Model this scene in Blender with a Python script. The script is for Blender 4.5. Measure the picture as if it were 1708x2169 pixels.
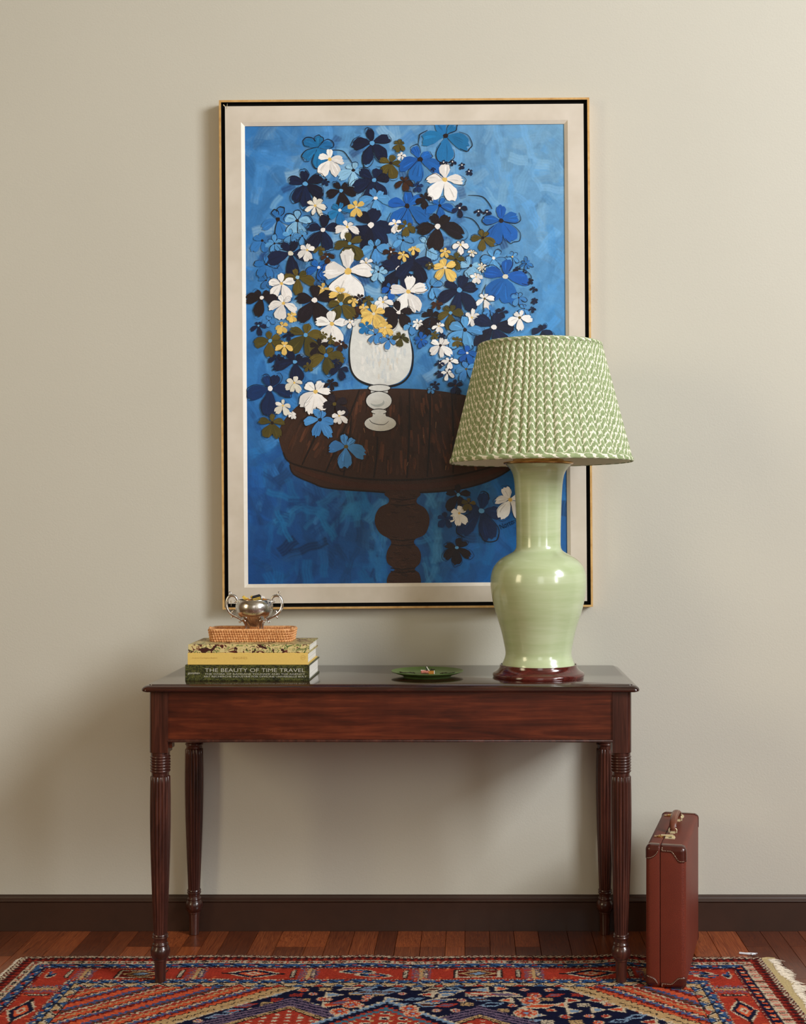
import bpy, math, random
import numpy as np
from mathutils import Vector, Matrix

for o in list(bpy.data.objects):
    bpy.data.objects.remove(o, do_unlink=True)
scene = bpy.context.scene
col = scene.collection
PI = math.pi

# ------------------------------------------------------------------ camera
# eye 1.21 m above the floor, looking straight at the wall (+Y), lens shifted
FPX, VX, VY, EYE = 2713.0, 1000.0, 1110.0, 1.21
cam_d = bpy.data.cameras.new('camera')
cam = bpy.data.objects.new('camera', cam_d)
col.objects.link(cam)
cam.location = (0, 0, EYE)
cam.rotation_euler = (PI / 2, 0, 0)
cam_d.sensor_fit = 'VERTICAL'
cam_d.sensor_height = 36.0
cam_d.sensor_width = 36.0
cam_d.lens = FPX / 2169.0 * 36.0
cam_d.shift_x = -(VX - 854.0) / 2169.0
cam_d.shift_y = (VY - 1084.5) / 2169.0
cam_d.clip_start = 0.05
scene.camera = cam

# ------------------------------------------------------------------ world, window light, exposure
w = bpy.data.worlds.new('world')
scene.world = w
w.use_nodes = True
w.node_tree.nodes['Background'].inputs[0].default_value = (0.75, 0.87, 1.0, 1)
w.node_tree.nodes['Background'].inputs[1].default_value = 0.6

def area(name, loc, target, sx, sy, power, color):
    l = bpy.data.lights.new(name, 'AREA')
    l.shape = 'RECTANGLE'
    l.size, l.size_y, l.energy, l.color = sx, sy, power, color
    o = bpy.data.objects.new(name, l)
    col.objects.link(o)
    o.location = loc
    d = Vector(target) - Vector(loc)
    o.rotation_euler = d.to_track_quat('-Z', 'Y').to_euler()
    return o

XL, XR, YF, YW, ZC = -3.4, 4.2, -2.2, 3.825, 4.8          # room box; YW = wall with the painting
# daylight in three window openings, plus an added second one on the right (tall one on the right is the main light)
WIN_R2 = (-1.9, -0.7, 1.2, 3.4)
WIN_R, WIN_L, WIN_F = (-0.5, 1.3, 2.6, 4.6), (0.0, 1.2, 1.2, 3.0), (-0.2, 1.1, 1.1, 3.1)
area('daylight_right', (XR - 0.02, 0.4, 3.6), (XR - 1.02, 0.4, 3.2), 1.8, 2.0, 330, (0.95, 0.98, 1.0))
area('added_far_right', (XR - 0.02, -1.3, 2.3), (XR - 1.02, -1.3, 2.3), 1.2, 2.2, 85, (0.97, 0.98, 1.0))  # added light, spreads the key and evens the wall from right to left
area('daylight_left', (XL + 0.02, 0.6, 2.1), (XL + 1.02, 0.6, 2.1), 1.2, 1.8, 48, (1.0, 0.84, 0.52))
area('daylight_front', (0.45, YF + 0.02, 2.1), (0.45, YF + 1.02, 2.1), 1.3, 2.0, 16, (1.0, 0.95, 0.88))

vs = scene.view_settings
vs.view_transform = 'Standard'
vs.look = 'None'
vs.exposure = 0.14
vs.gamma = 1.0
vs.use_curve_mapping = False

# ------------------------------------------------------------------ helpers
def lin(c):
    return tuple((x / 12.92 if x <= 0.04045 else ((x + 0.055) / 1.055) ** 2.4) for x in (v / 255.0 for v in c))

def wx(px, Y): return (px - VX) / FPX * Y
def wz(py, Y): return EYE - (py - VY) / FPX * Y

def tag(o, label=None, cat=None, group=None, kind=None):
    if label: o['label'] = label
    if cat: o['category'] = cat
    if group: o['group'] = group
    if kind: o['kind'] = kind
    return o

def empty(name, loc=(0, 0, 0), rz=0.0):
    o = bpy.data.objects.new(name, None)
    o.empty_display_size = 0.05
    col.objects.link(o)
    o.location = loc
    o.rotation_euler = (0, 0, rz)
    return o

class MB:
    def __init__(self):
        self.v, self.f, self.c = [], [], []
    def add(self, vs, fs, c=None):
        b = len(self.v)
        self.v.extend([tuple(p) for p in vs])
        self.f.extend([tuple(b + i for i in q) for q in fs])
        self.c.extend([c] * len(fs))
    def box(self, x0, x1, y0, y1, z0, z1, c=None):
        self.add([(x0, y0, z0), (x1, y0, z0), (x1, y1, z0), (x0, y1, z0),
                  (x0, y0, z1), (x1, y0, z1), (x1, y1, z1), (x0, y1, z1)],
                 [(0, 3, 2, 1), (4, 5, 6, 7), (0, 1, 5, 4), (1, 2, 6, 5), (2, 3, 7, 6), (3, 0, 4, 7)], c)
    def rings(self, rs, closed=True, cap0=True, cap1=True, c=None):
        n = len(rs[0])
        vs = [p for r in rs for p in r]
        fs = []
        for k in range(len(rs) - 1):
            for i in range(n if closed else n - 1):
                j = (i + 1) % n
                fs.append((k * n + i, k * n + j, (k + 1) * n + j, (k + 1) * n + i))
        if cap0: fs.append(tuple(reversed(range(n))))
        if cap1: fs.append(tuple((len(rs) - 1) * n + i for i in range(n)))
        self.add(vs, fs, c)
    def lathe(self, prof, n=64, cx=0, cy=0, cap0=True, cap1=True, rad=None):
        rs = []
        for (z, r) in prof:
            rs.append([(cx + (rad(a, r, z) if rad else r) * math.cos(a), cy + (rad(a, r, z) if rad else r) * math.sin(a), z)
                       for a in (2 * PI * i / n for i in range(n))])
        self.rings(rs, True, cap0, cap1)
    def tube(self, path, r, n=10, closed=False, caps=True):
        P = [Vector(p) for p in path]
        m = len(P)
        rs = []
        up = None
        for k in range(m):
            if closed: t = P[(k + 1) % m] - P[k - 1]
            else: t = P[min(k + 1, m - 1)] - P[max(k - 1, 0)]
            t.normalize()
            if up is None:
                up = Vector((0, 0, 1)) if abs(t.z) < 0.9 else Vector((0, 1, 0))
            a = t.cross(up)
            if a.length < 1e-5: a = t.orthogonal()
            a.normalize()
            b = a.cross(t).normalized()
            up = b
            rr = r[k] if isinstance(r, (list, tuple)) else r
            rs.append([tuple(P[k] + (a * math.cos(q) + b * math.sin(q)) * rr) for q in (2 * PI * i / n for i in range(n))])
        if closed: rs.append(rs[0])
        self.rings(rs, True, caps and not closed, caps and not closed)
    def build(self, name, mat, parent=None, smooth=35, loc=None):
        me = bpy.data.meshes.new(name)
        me.from_pydata(self.v, [], self.f)
        if any(x is not None for x in self.c):
            at = me.attributes.new('col', 'FLOAT_COLOR', 'FACE')
            at.data.foreach_set('color', np.array([(x if x else (1, 1, 1)) + (1.0,) for x in self.c], dtype=np.float32).ravel())
        o = bpy.data.objects.new(name, me)
        if mat is not None: me.materials.append(mat)
        if smooth:
            me.polygons.foreach_set('use_smooth', [True] * len(me.polygons))
            me.set_sharp_from_angle(angle=math.radians(smooth))
        col.objects.link(o)
        if parent is not None: o.parent = parent
        if loc is not None: o.location = loc
        return o

def fix_normals(o):
    import bmesh
    bm = bmesh.new()
    bm.from_mesh(o.data)
    bmesh.ops.recalc_face_normals(bm, faces=bm.faces)
    bm.to_mesh(o.data)
    bm.free()
    return o

def rrect(x0, x1, y0, y1, z, r, n=6):
    pts = []
    for (cx, cy, a0) in ((x1 - r, y1 - r, 0), (x0 + r, y1 - r, PI / 2), (x0 + r, y0 + r, PI), (x1 - r, y0 + r, 1.5 * PI)):
        for i in range(n + 1):
            a = a0 + PI / 2 * i / n
            pts.append((cx + r * math.cos(a), cy + r * math.sin(a), z))
    return pts

def smooth_path(pts, k=6):
    P = [Vector(p) for p in pts]
    out = []
    for i in range(len(P) - 1):
        p0, p1, p2, p3 = P[max(i - 1, 0)], P[i], P[i + 1], P[min(i + 2, len(P) - 1)]
        for j in range(k):
            t = j / k
            out.append(0.5 * ((2 * p1) + (p2 - p0) * t + (2 * p0 - 5 * p1 + 4 * p2 - p3) * t * t + (3 * p1 - p0 - 3 * p2 + p3) * t ** 3))
    out.append(P[-1])
    return out

def text_mesh(name, s, size, mat, parent, M, extrude=0.0, width=None, spacing=1.0, align='LEFT', shear=0.0, offset=0.0):
    cu = bpy.data.curves.new('t', 'FONT')
    cu.body = s
    cu.size = size
    cu.extrude = extrude
    cu.space_character = spacing
    cu.align_x = align
    cu.shear = shear
    cu.offset = offset
    cu.resolution_u = 3
    t = bpy.data.objects.new('t', cu)
    col.objects.link(t)
    bpy.context.view_layer.update()
    me = bpy.data.meshes.new_from_object(t.evaluated_get(bpy.context.evaluated_depsgraph_get()))
    bpy.data.objects.remove(t)
    xs = [v.co.x for v in me.vertices]
    sx = (width / (max(xs) - min(xs))) if width else 1.0
    x0 = min(xs) if width else 0.0
    for v in me.vertices:
        v.co.x = (v.co.x - x0) * sx
        v.co = M @ v.co
    me.name = name
    me.materials.clear()
    me.materials.append(mat)
    o = bpy.data.objects.new(name, me)
    col.objects.link(o)
    o.parent = parent
    return o

# ------------------------------------------------------------------ materials
class NT:
    def __init__(self, name, rough=0.5, metal=0.0, spec=0.5, coat=0.0, coat_r=0.1):
        self.m = bpy.data.materials.new(name)
        self.m.use_nodes = True
        self.t = self.m.node_tree
        self.b = self.t.nodes['Principled BSDF']
        self.b.inputs['Roughness'].default_value = rough
        self.b.inputs['Metallic'].default_value = metal
        self.b.inputs['Specular IOR Level'].default_value = spec
        self.b.inputs['Coat Weight'].default_value = coat
        self.b.inputs['Coat Roughness'].default_value = coat_r
    def n(self, typ, **kw):
        x = self.t.nodes.new(typ)
        for k, v in kw.items():
            if k.startswith('i_'):
                x.inputs[k[2:].replace('_', ' ')].default_value = v
            else:
                setattr(x, k, v)
        return x
    def l(self, a, b): self.t.links.new(a, b)
    def coord(self, kind='Object', scale=(1, 1, 1), rot=(0, 0, 0)):
        tc = self.n('ShaderNodeTexCoord')
        mp = self.n('ShaderNodeMapping')
        mp.inputs['Scale'].default_value = scale
        mp.inputs['Rotation'].default_value = rot
        self.l(tc.outputs[kind], mp.inputs[0])
        return mp.outputs[0]
    def noise(self, vec, scale, detail=4, rough=0.55, dist=0.0):
        x = self.n('ShaderNodeTexNoise')
        x.inputs['Scale'].default_value = scale
        x.inputs['Detail'].default_value = detail
        x.inputs['Roughness'].default_value = rough
        x.inputs['Distortion'].default_value = dist
        if vec is not None: self.l(vec, x.inputs['Vector'])
        return x.outputs['Fac']
    def ramp(self, fac, stops, interp='LINEAR'):
        x = self.n('ShaderNodeValToRGB')
        r = x.color_ramp
        r.interpolation = interp
        while len(r.elements) < len(stops): r.elements.new(0.5)
        for e, (p, c) in zip(r.elements, stops):
            e.position = p
            e.color = tuple(c) + (1,)
        self.l(fac, x.inputs[0])
        return x.outputs[0]
    def mix(self, fac, a, b, mode='MIX'):
        x = self.n('ShaderNodeMix', data_type='RGBA', blend_type=mode)
        for s, v in ((0, fac), (6, a), (7, b)):
            if hasattr(v, 'links') or hasattr(v, 'is_linked'): self.l(v, x.inputs[s])
            elif s == 0: x.inputs[0].default_value = v
            else: x.inputs[s].default_value = tuple(v) + (1,)
        return x.outputs[2]
    def math(self, op, a, b=None, c=None):
        x = self.n('ShaderNodeMath', operation=op)
        for s, v in enumerate((a, b, c)):
            if v is None: continue
            if hasattr(v, 'is_linked'): self.l(v, x.inputs[s])
            else: x.inputs[s].default_value = v
        return x.outputs[0]
    def color(self, c):
        if hasattr(c, 'is_linked'): self.l(c, self.b.inputs['Base Color'])
        else: self.b.inputs['Base Color'].default_value = tuple(c) + (1,)
        return self
    def bump(self, h, strength=0.2, dist=0.002):
        x = self.n('ShaderNodeBump')
        x.inputs['Strength'].default_value = strength
        x.inputs['Distance'].default_value = dist
        self.l(h, x.inputs['Height'])
        self.l(x.outputs[0], self.b.inputs['Normal'])
        return self

def flat(name, c, rough=0.5, metal=0.0, spec=0.5, var=0.06, nscale=60, bump=0.0, coat=0.0):
    t = NT(name, rough, metal, spec, coat)
    v = t.coord()
    a = lin(c)
    f = t.noise(v, nscale, 3)
    t.color(t.ramp(f, [(0.3, tuple(x * (1 - var) for x in a)), (0.7, tuple(min(1, x * (1 + var)) for x in a))]))
    if bump: t.bump(f, bump, 0.001)
    return t.m

def wood(name, axis, dark, mid, light, rough=0.3, coat=0.35, scale=1.0, blot=0.6):
    t = NT(name, rough, 0, 0.4, coat, 0.12)
    s = [14 * scale] * 3
    s[axis] = 1.1 * scale
    v = t.coord('Object', tuple(s))
    g = t.noise(v, 3.2, 6, 0.6, 1.2)
    s2 = [70 * scale] * 3
    s2[axis] = 3 * scale
    g2 = t.noise(t.coord('Object', tuple(s2)), 3.0, 3, 0.6, 0.3)
    f = t.math('ADD', t.math('MULTIPLY', g, 0.72), t.math('MULTIPLY', g2, 0.28))
    c = t.ramp(f, [(0.34, lin(dark)), (0.5, lin(mid)), (0.66, lin(light))])
    bl = t.noise(t.coord('Object', (6, 6, 6)), 1.3, 4, 0.6)
    c = t.mix(t.ramp(bl, [(0.42, (0, 0, 0)), (0.75, (blot,) * 3)]), c, lin(dark))
    t.color(c)
    t.bump(g2, 0.05, 0.001)
    return t.m

M = {}
def make_materials():
    # painted plaster wall: fine orange-peel relief
    t = NT('wall_paint', 0.55, 0, 0.3)
    v = t.coord()
    n1 = t.noise(v, 1.2, 3)
    t.color(t.ramp(n1, [(0.3, lin((200, 197, 185))), (0.7, lin((204, 201, 189)))]))
    t.bump(t.noise(v, 190, 3, 0.6), 0.16, 0.002)
    M['wall'] = t.m
    M['unseen_walls'] = flat('unseen_wall_ochre', (112, 84, 44), 0.5, 0, 0.3, 0.1, 6)  # unseen side walls, coloured dark ochre to dim and warm the bounce light
    M['front_wall'] = flat('greige_wall_paint', (150, 140, 120), 0.6, 0, 0.3, 0.03, 5)
    M['ceiling'] = flat('ceiling_paint', (150, 140, 122), 0.8, var=0.02, nscale=4)
    M['white_trim'] = flat('white_gloss_paint', (225, 224, 220), 0.35, var=0.02, nscale=10)
    M['skirting'] = flat('brown_skirting_paint', (56, 34, 24), 0.42, 0, 0.5, 0.08, 25, 0, 0.12)
    M['top_wood'] = wood('mahogany_top', 0, (30, 12, 9), (52, 22, 15), (80, 36, 24), 0.16, 0.6, 1.0, 0.5)
    M['apron_wood'] = wood('mahogany_apron', 0, (48, 19, 13), (84, 35, 21), (120, 56, 32), 0.28, 0.4, 0.8, 0.6)
    M['leg_wood'] = wood('mahogany_legs', 2, (38, 18, 14), (64, 32, 25), (94, 51, 39), 0.28, 0.4, 0.8, 0.35)
    M['floor_base'] = flat('floor_wood_base', (92, 48, 28), 0.4, 0, 0.4, 0.2, 8)
    M['plinth_wood'] = wood('lacquered_plinth', 0, (52, 16, 14), (84, 30, 26), (110, 44, 36), 0.15, 0.8, 2.0, 0.2)
    # floor planks: tone varies by plank
    t = NT('floor_planks', 0.3, 0, 0.45, 0.25, 0.15)
    oi = t.n('ShaderNodeObjectInfo')
    tc = t.n('ShaderNodeTexCoord')
    off = t.n('ShaderNodeVectorMath', operation='ADD')
    t.l(tc.outputs['Object'], off.inputs[0])
    cmb = t.n('ShaderNodeCombineXYZ')
    t.l(t.math('MULTIPLY', oi.outputs['Random'], 37.0), cmb.inputs[0])
    t.l(t.math('MULTIPLY', oi.outputs['Random'], 91.0), cmb.inputs[1])
    t.l(cmb.outputs[0], off.inputs[1])
    mp = t.n('ShaderNodeMapping')
    mp.inputs['Scale'].default_value = (11, 1.6, 1)
    t.l(off.outputs[0], mp.inputs[0])
    g = t.noise(mp.outputs[0], 2.2, 5, 0.6, 2.2)
    c = t.ramp(g, [(0.3, lin((92, 42, 24))), (0.5, lin((152, 82, 48))), (0.68, lin((190, 116, 70)))])
    tone = t.ramp(oi.outputs['Random'], [(0.0, lin((150, 132, 126))), (0.5, lin((205, 190, 180))), (1.0, lin((255, 236, 214)))])
    t.color(t.mix(1.0, c, tone, 'MULTIPLY'))
    mp2 = t.n('ShaderNodeMapping')
    mp2.inputs['Scale'].default_value = (160, 6, 1)
    t.l(off.outputs[0], mp2.inputs[0])
    t.bump(t.noise(mp2.outputs[0], 2, 3), 0.06, 0.001)
    M['plank'] = t.m
    # gilt
    t = NT('gilt_wood', 0.5, 0.25, 0.5)
    v = t.coord()
    t.color(t.ramp(t.noise(v, 45, 5, 0.6), [(0.3, lin((196, 148, 84))), (0.55, lin((216, 174, 110))), (0.75, lin((226, 188, 128)))]))
    M['gilt'] = t.m
    M['black_felt'] = flat('black_painted_wood', (7, 6, 6), 0.7, 0, 0.2, 0.1)
    t = NT('linen_liner', 0.8, 0, 0.25)
    v1 = t.coord('Object', (500, 1, 25))
    v2 = t.coord('Object', (25, 1, 500))
    h = t.math('ADD', t.noise(v1, 1.0, 2), t.noise(v2, 1.0, 2))
    pat = t.noise(t.coord(), 5, 4, 0.6)
    t.color(t.ramp(pat, [(0.3, lin((204, 194, 178))), (0.6, lin((220, 211, 198))), (0.8, lin((226, 214, 202)))]))
    t.bump(h, 0.12, 0.0006)
    M['linen'] = t.m
    M['liner_bevel'] = flat('painted_bevel', (236, 228, 214), 0.5, 0, 0.4, 0.03)
    # oil paint, colour per face / point
    for nm, bs in (('oil_ground', 0.25), ('oil_paint', 0.35)):
        t = NT(nm, 0.42, 0, 0.4)
        a = t.n('ShaderNodeAttribute', attribute_name='col')
        v = t.coord('Object', (1, 1, 1))
        n1 = t.noise(v, 55, 4, 0.65, 0.6)
        sh = t.ramp(n1, [(0.3, (0.86, 0.86, 0.87)), (0.7, (1.0, 1.0, 1.0))])
        t.color(t.mix(1.0, a.outputs['Color'], sh, 'MULTIPLY'))
        t.bump(t.math('ADD', n1, t.noise(t.coord('Object', (420, 1, 420)), 1.0, 2)), bs, 0.0012)
        M[nm] = t.m
    # celadon glaze
    t = NT('celadon_glaze', 0.2, 0, 0.6, 0.6, 0.07)
    v = t.coord('Object', (1, 1, 9))
    n1 = t.noise(v, 5, 4, 0.6, 0.3)
    t.color(t.ramp(n1, [(0.3, lin((180, 195, 148))), (0.55, lin((191, 204, 162))), (0.75, lin((199, 210, 173)))]))
    t.bump(t.noise(t.coord('Object', (0.5, 0.5, 26)), 4, 2), 0.05, 0.003)
    M['celadon'] = t.m
    t = NT('brass', 0.24, 1.0)
    t.color(t.ramp(t.noise(t.coord(), 30, 3), [(0.3, lin((176, 130, 70))), (0.7, lin((216, 174, 108)))]))
    M['brass'] = t.m
    M['pale_brass'] = flat('pale_brass', (226, 212, 176), 0.35, 0.45, 0.5, 0.1, 200)
    M['shade_lining'] = flat('shade_lining', (236, 230, 212), 0.8, 0, 0.2, 0.02)
    # pleated printed cotton: chevron leaf print in (pleat, height) coordinates
    for nm, band in (('leaf_print_cotton', False), ('leaf_print_binding', True)):
        t = NT(nm, 0.85, 0, 0.2)
        uv = t.n('ShaderNodeUVMap', uv_map='uv')
        sp = t.n('ShaderNodeSeparateXYZ')
        t.l(uv.outputs[0], sp.inputs[0])
        wob = t.n('ShaderNodeTexNoise')
        wob.inputs['Scale'].default_value = 2.1
        wob.inputs['Detail'].default_value = 2
        t.l(uv.outputs[0], wob.inputs['Vector'])
        ws = t.n('ShaderNodeSeparateXYZ')
        t.l(wob.outputs['Color'], ws.inputs[0])
        u = t.math('ADD', sp.outputs[0], t.math('MULTIPLY', t.math('SUBTRACT', ws.outputs[0], 0.5), 0.42))
        vv = t.math('ADD', sp.outputs[1], t.math('MULTIPLY', t.math('SUBTRACT', ws.outputs[1], 0.5), 0.45))
        tri = t.math('ABSOLUTE', t.math('SUBTRACT', t.math('FRACT', u), 0.5))          # 0 fold centre .. 0.5
        hook = t.math('MULTIPLY', t.math('SINE', t.math('MULTIPLY', tri, 19.0)), 0.11)
        ph = t.math('FRACT', t.math('ADD', t.math('ADD', vv, t.math('MULTIPLY', tri, 1.9)), hook))
        ln = t.math('ABSOLUTE', t.math('SUBTRACT', ph, 0.5))
        edge = t.math('GREATER_THAN', ln, t.math('ADD', 0.365, t.math('MULTIPLY', t.math('SUBTRACT', ws.outputs[2], 0.5), 0.30)))
        mid = t.math('LESS_THAN', t.math('ABSOLUTE', t.math('SUBTRACT', tri, 0.25)), 0.022)
        wm = t.math('MAXIMUM', edge, t.math('MULTIPLY', mid, t.math('GREATER_THAN', ln, 0.22)))
        gr = t.ramp(ws.outputs[0], [(0.35, lin((136, 152, 108))), (0.65, lin((156, 169, 126)))])
        t.color(t.mix(wm, gr, lin((236, 232, 212))))
        t.bump(t.noise(t.coord(), 900, 2), 0.1, 0.0006)
        M[nm] = t.m
    # books
    t = NT('green_marbled_cloth', 0.4, 0, 0.4)
    v = t.coord('Object', (1, 1, 1))
    t.color(t.ramp(t.noise(v, 130, 5, 0.7, 1.5), [(0.38, lin((24, 26, 16))), (0.5, lin((50, 52, 26))), (0.56, lin((104, 104, 50))), (0.62, lin((48, 50, 26))), (0.72, lin((30, 32, 18)))]))
    M['marbled'] = t.m
    t = NT('floral_marbled_paper', 0.45, 0, 0.4)
    v = t.coord('Object', (0.8, 1, 1.1))
    n1 = t.noise(v, 46, 3, 0.5, 2.2)
    n2 = t.noise(t.coord('Object', (1, 1, 1)), 27, 2, 0.5, 1.5)
    cream = lin((214, 196, 140))
    c = t.ramp(n1, [(0.0, lin((74, 30, 22))), (0.37, lin((112, 44, 28))), (0.41, cream), (0.5, lin((206, 186, 126))), (0.555, lin((112, 126, 62))), (0.59, lin((72, 92, 46))), (0.63, cream)], 'CONSTANT')
    c = t.mix(t.ramp(n2, [(0.62, (0, 0, 0)), (0.63, (1, 1, 1))]), c, lin((62, 24, 20)))
    t.color(c)
    M['floral'] = t.m
    M['yellow_cloth'] = flat('yellow_cloth', (224, 190, 104), 0.6, 0, 0.3, 0.03, 200, 0.05)
    M['yellow_stamp'] = flat('blind_stamping', (194, 158, 80), 0.5, 0, 0.4, 0.03)
    M['silver_foil'] = flat('silver_foil_lettering', (214, 212, 202), 0.35, 0.2, 0.5, 0.03)
    t = NT('page_edges', 0.8, 0, 0.2)
    t.color(t.ramp(t.noise(t.coord('Object', (2, 2, 900)), 1.2, 2), [(0.35, lin((214, 208, 196))), (0.65, lin((242, 238, 228)))]))
    M['pages'] = t.m
    t = NT('rattan', 0.45, 0, 0.4)
    t.color(t.ramp(t.noise(t.coord(), 160, 3, 0.6), [(0.3, lin((186, 122, 72))), (0.55, lin((222, 164, 110))), (0.75, lin((238, 190, 140)))]))
    M['rattan'] = t.m
    pass
    t = NT('tarnished_silver', 0.2, 1.0)
    n1 = t.noise(t.coord(), 34, 5, 0.65)
    t.color(t.ramp(n1, [(0.3, lin((140, 126, 112))), (0.46, lin((216, 212, 206))), (0.7, lin((236, 233, 229)))]))
    r = t.n('ShaderNodeMapRange')
    t.l(n1, r.inputs[0])
    r.inputs['From Min'].default_value = 0.3
    r.inputs['From Max'].default_value = 0.6
    r.inputs['To Min'].default_value = 0.38
    r.inputs['To Max'].default_value = 0.12
    t.l(r.outputs[0], t.b.inputs['Roughness'])
    M['silver'] = t.m
    t = NT('green_glaze', 0.3, 0, 0.5)
    v = t.coord()
    g = t.ramp(t.noise(v, 22, 3), [(0.3, lin((70, 92, 44))), (0.7, lin((96, 118, 66)))])
    t.color(g)
    M['plate'] = t.m
    M['plate_motif'] = flat('dark_painted_sprig', (40, 30, 16), 0.4, 0, 0.4, 0.1)
    M['rose_paper'] = flat('rose_paper', (176, 106, 92), 0.6, 0, 0.3, 0.25, 300)
    M['ochre_paper'] = flat('ochre_paper', (164, 106, 40), 0.5, 0, 0.3, 0.15, 200)
    M['pale_paper'] = flat('pale_paper', (214, 206, 196), 0.6, 0, 0.3, 0.05)
    M['yellow_paper'] = flat('yellow_paper', (222, 184, 78), 0.5, 0, 0.4, 0.12, 200)
    M['dark_paper'] = flat('dark_paper', (38, 40, 46), 0.4, 0, 0.4, 0.1)
    # suitcase
    t = NT('suitcase_fibre', 0.5, 0, 0.4)
    v = t.coord()
    n1 = t.noise(v, 650, 3, 0.6)
    n2 = t.noise(v, 9, 4, 0.6)
    c = t.ramp(n1, [(0.35, lin((88, 32, 20))), (0.65, lin((122, 50, 33)))])
    c = t.mix(t.ramp(n2, [(0.45, (0, 0, 0)), (0.75, (0.35,) * 3)]), c, lin((78, 27, 18)))
    t.color(c)
    t.bump(n1, 0.25, 0.0008)
    M['fibre'] = t.m
    M['cap_leather'] = flat('dark_leather', (72, 28, 20), 0.26, 0, 0.5, 0.2, 60, 0.05, 0.2)
    M['handle_leather'] = flat('handle_leather', (118, 66, 46), 0.38, 0, 0.5, 0.2, 50, 0.05)
    M['thread'] = flat('cream_thread', (206, 192, 166), 0.7, 0, 0.2, 0.05)
    M['seam'] = flat('gap_shadow_black', (14, 8, 7), 0.6, 0, 0.2, 0.05)  # near-black standing for shade in the seam gap, also on the keyholes
    # rug
    t = NT('wool_pile', 0.95, 0, 0.1)
    a = t.n('ShaderNodeAttribute', attribute_name='col')
    n1 = t.noise(t.coord(), 700, 2, 0.6)
    t.color(t.mix(1.0, a.outputs['Color'], t.ramp(n1, [(0.3, (0.72,) * 3), (0.7, (1.0,) * 3)]), 'MULTIPLY'))
    t.bump(n1, 0.6, 0.002)
    M['wool'] = t.m
    M['kilim'] = flat('tan_flatweave', (188, 168, 124), 0.9, 0, 0.1, 0.2, 260, 0.2)
    M['fringe'] = flat('cotton_fringe', (224, 212, 194), 0.9, 0, 0.1, 0.1, 150)
    M['plastic'] = flat('white_plastic', (226, 230, 236), 0.35, 0, 0.5, 0.02)
    M['cord'] = flat('clear_lamp_cord', (70, 62, 50), 0.4, 0, 0.5, 0.05)
make_materials()

# ================================================================== the room
def wall_with_hole(name, axis, at, thick, a0, a1, z1, hole, mat='unseen_walls', hole2=None):
    """wall in the plane axis=at, running a0..a1, with one window opening"""
    m = MB()
    h0, h1, hz0, hz1 = hole if hole else (None,) * 4
    def bx(p0, p1, q0, q1):
        lo, hi = min(at, at + thick), max(at, at + thick)
        if axis == 'x': m.box(lo, hi, p0, p1, q0, q1)
        else: m.box(p0, p1, lo, hi, q0, q1)
    if hole and hole2:
        g0, g1, gz0, gz1 = hole2
        bx(a0, g0, 0, z1); bx(g0, g1, 0, gz0); bx(g0, g1, gz1, z1); bx(g1, h0, 0, z1)
        bx(h1, a1, 0, z1); bx(h0, h1, 0, hz0); bx(h0, h1, hz1, z1)
    elif hole:
        bx(a0, h0, 0, z1); bx(h1, a1, 0, z1); bx(h0, h1, 0, hz0); bx(h0, h1, hz1, z1)
    else:
        bx(a0, a1, 0, z1)
    return tag(m.build(name, M[mat], None, 0), kind='structure')

wall_with_hole('wall_back', 'y', YW, 0.12, XL - 0.12, XR + 0.12, ZC, None, 'wall')
wall_with_hole('wall_right', 'x', XR, 0.12, YF, YW, ZC, WIN_R, 'unseen_walls', WIN_R2)
wall_with_hole('wall_left', 'x', XL, -0.12, YF, YW, ZC, WIN_L)
wall_with_hole('wall_front', 'y', YF, -0.12, XL - 0.12, XR + 0.12, ZC, WIN_F, 'front_wall')
m = MB(); m.box(XL - 0.12, XR + 0.12, YF - 0.12, YW + 0.12, ZC, ZC + 0.1)
tag(m.build('ceiling', M['ceiling'], None, 0), kind='structure')
m = MB(); m.box(XL - 0.12, XR + 0.12, YF - 0.12, YW + 0.12, -0.1, -0.006)
floor = tag(m.build('floor', M['floor_base'], None, 0), kind='structure')

def window(name, axis, at, h0, h1, z0, z1, outward):
    e = empty(name, (0, 0, 0))
    tag(e, kind='structure')
    def bar(nm, p0, p1, q0, q1, d):
        mm = MB()
        lo, hi = sorted((at + outward * 0.02, at + outward * (0.02 + d)))
        if axis == 'x': mm.box(lo, hi, p0, p1, q0, q1)
        else: mm.box(p0, p1, lo, hi, q0, q1)
        mm.build(nm, M['white_trim'], e, 0)
    for q in (z0, z1 - 0.05): bar('window_frame', h0, h1, q, q + 0.05, 0.06)
    for p in (h0, h1 - 0.05): bar('window_frame', p, p + 0.05, z0 + 0.05, z1 - 0.05, 0.06)
window('window_1', 'x', XR, *WIN_R, 1)
window('window_added', 'x', XR, *WIN_R2, 1)  # frame of the added opening
window('window_2', 'x', XL, *WIN_L, -1)
window('window_3', 'y', YF, *WIN_F, -1)

# skirting along the picture wall: flat board with a moulded cap
BY = 3.807
m = MB()
prof = [(YW, 0.0), (BY, 0.0), (BY, 0.0845), (BY + 0.0015, 0.0855), (BY - 0.002, 0.087), (BY - 0.003, 0.089), (BY - 0.002, 0.0905), (BY + 0.001, 0.0915),
        (BY + 0.0035, 0.0935), (BY + 0.006, 0.0965), (BY + 0.007, 0.0985), (BY + 0.0075, 0.0995), (BY + 0.0125, 0.101), (BY + 0.014, 0.103), (YW, 0.104)]
m.rings([[(x, y, z) for (y, z) in prof] for x in (XL, XR)], True)
tag(fix_normals(m.build('baseboard_back', M['skirting'], None, 20)), kind='structure')

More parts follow.
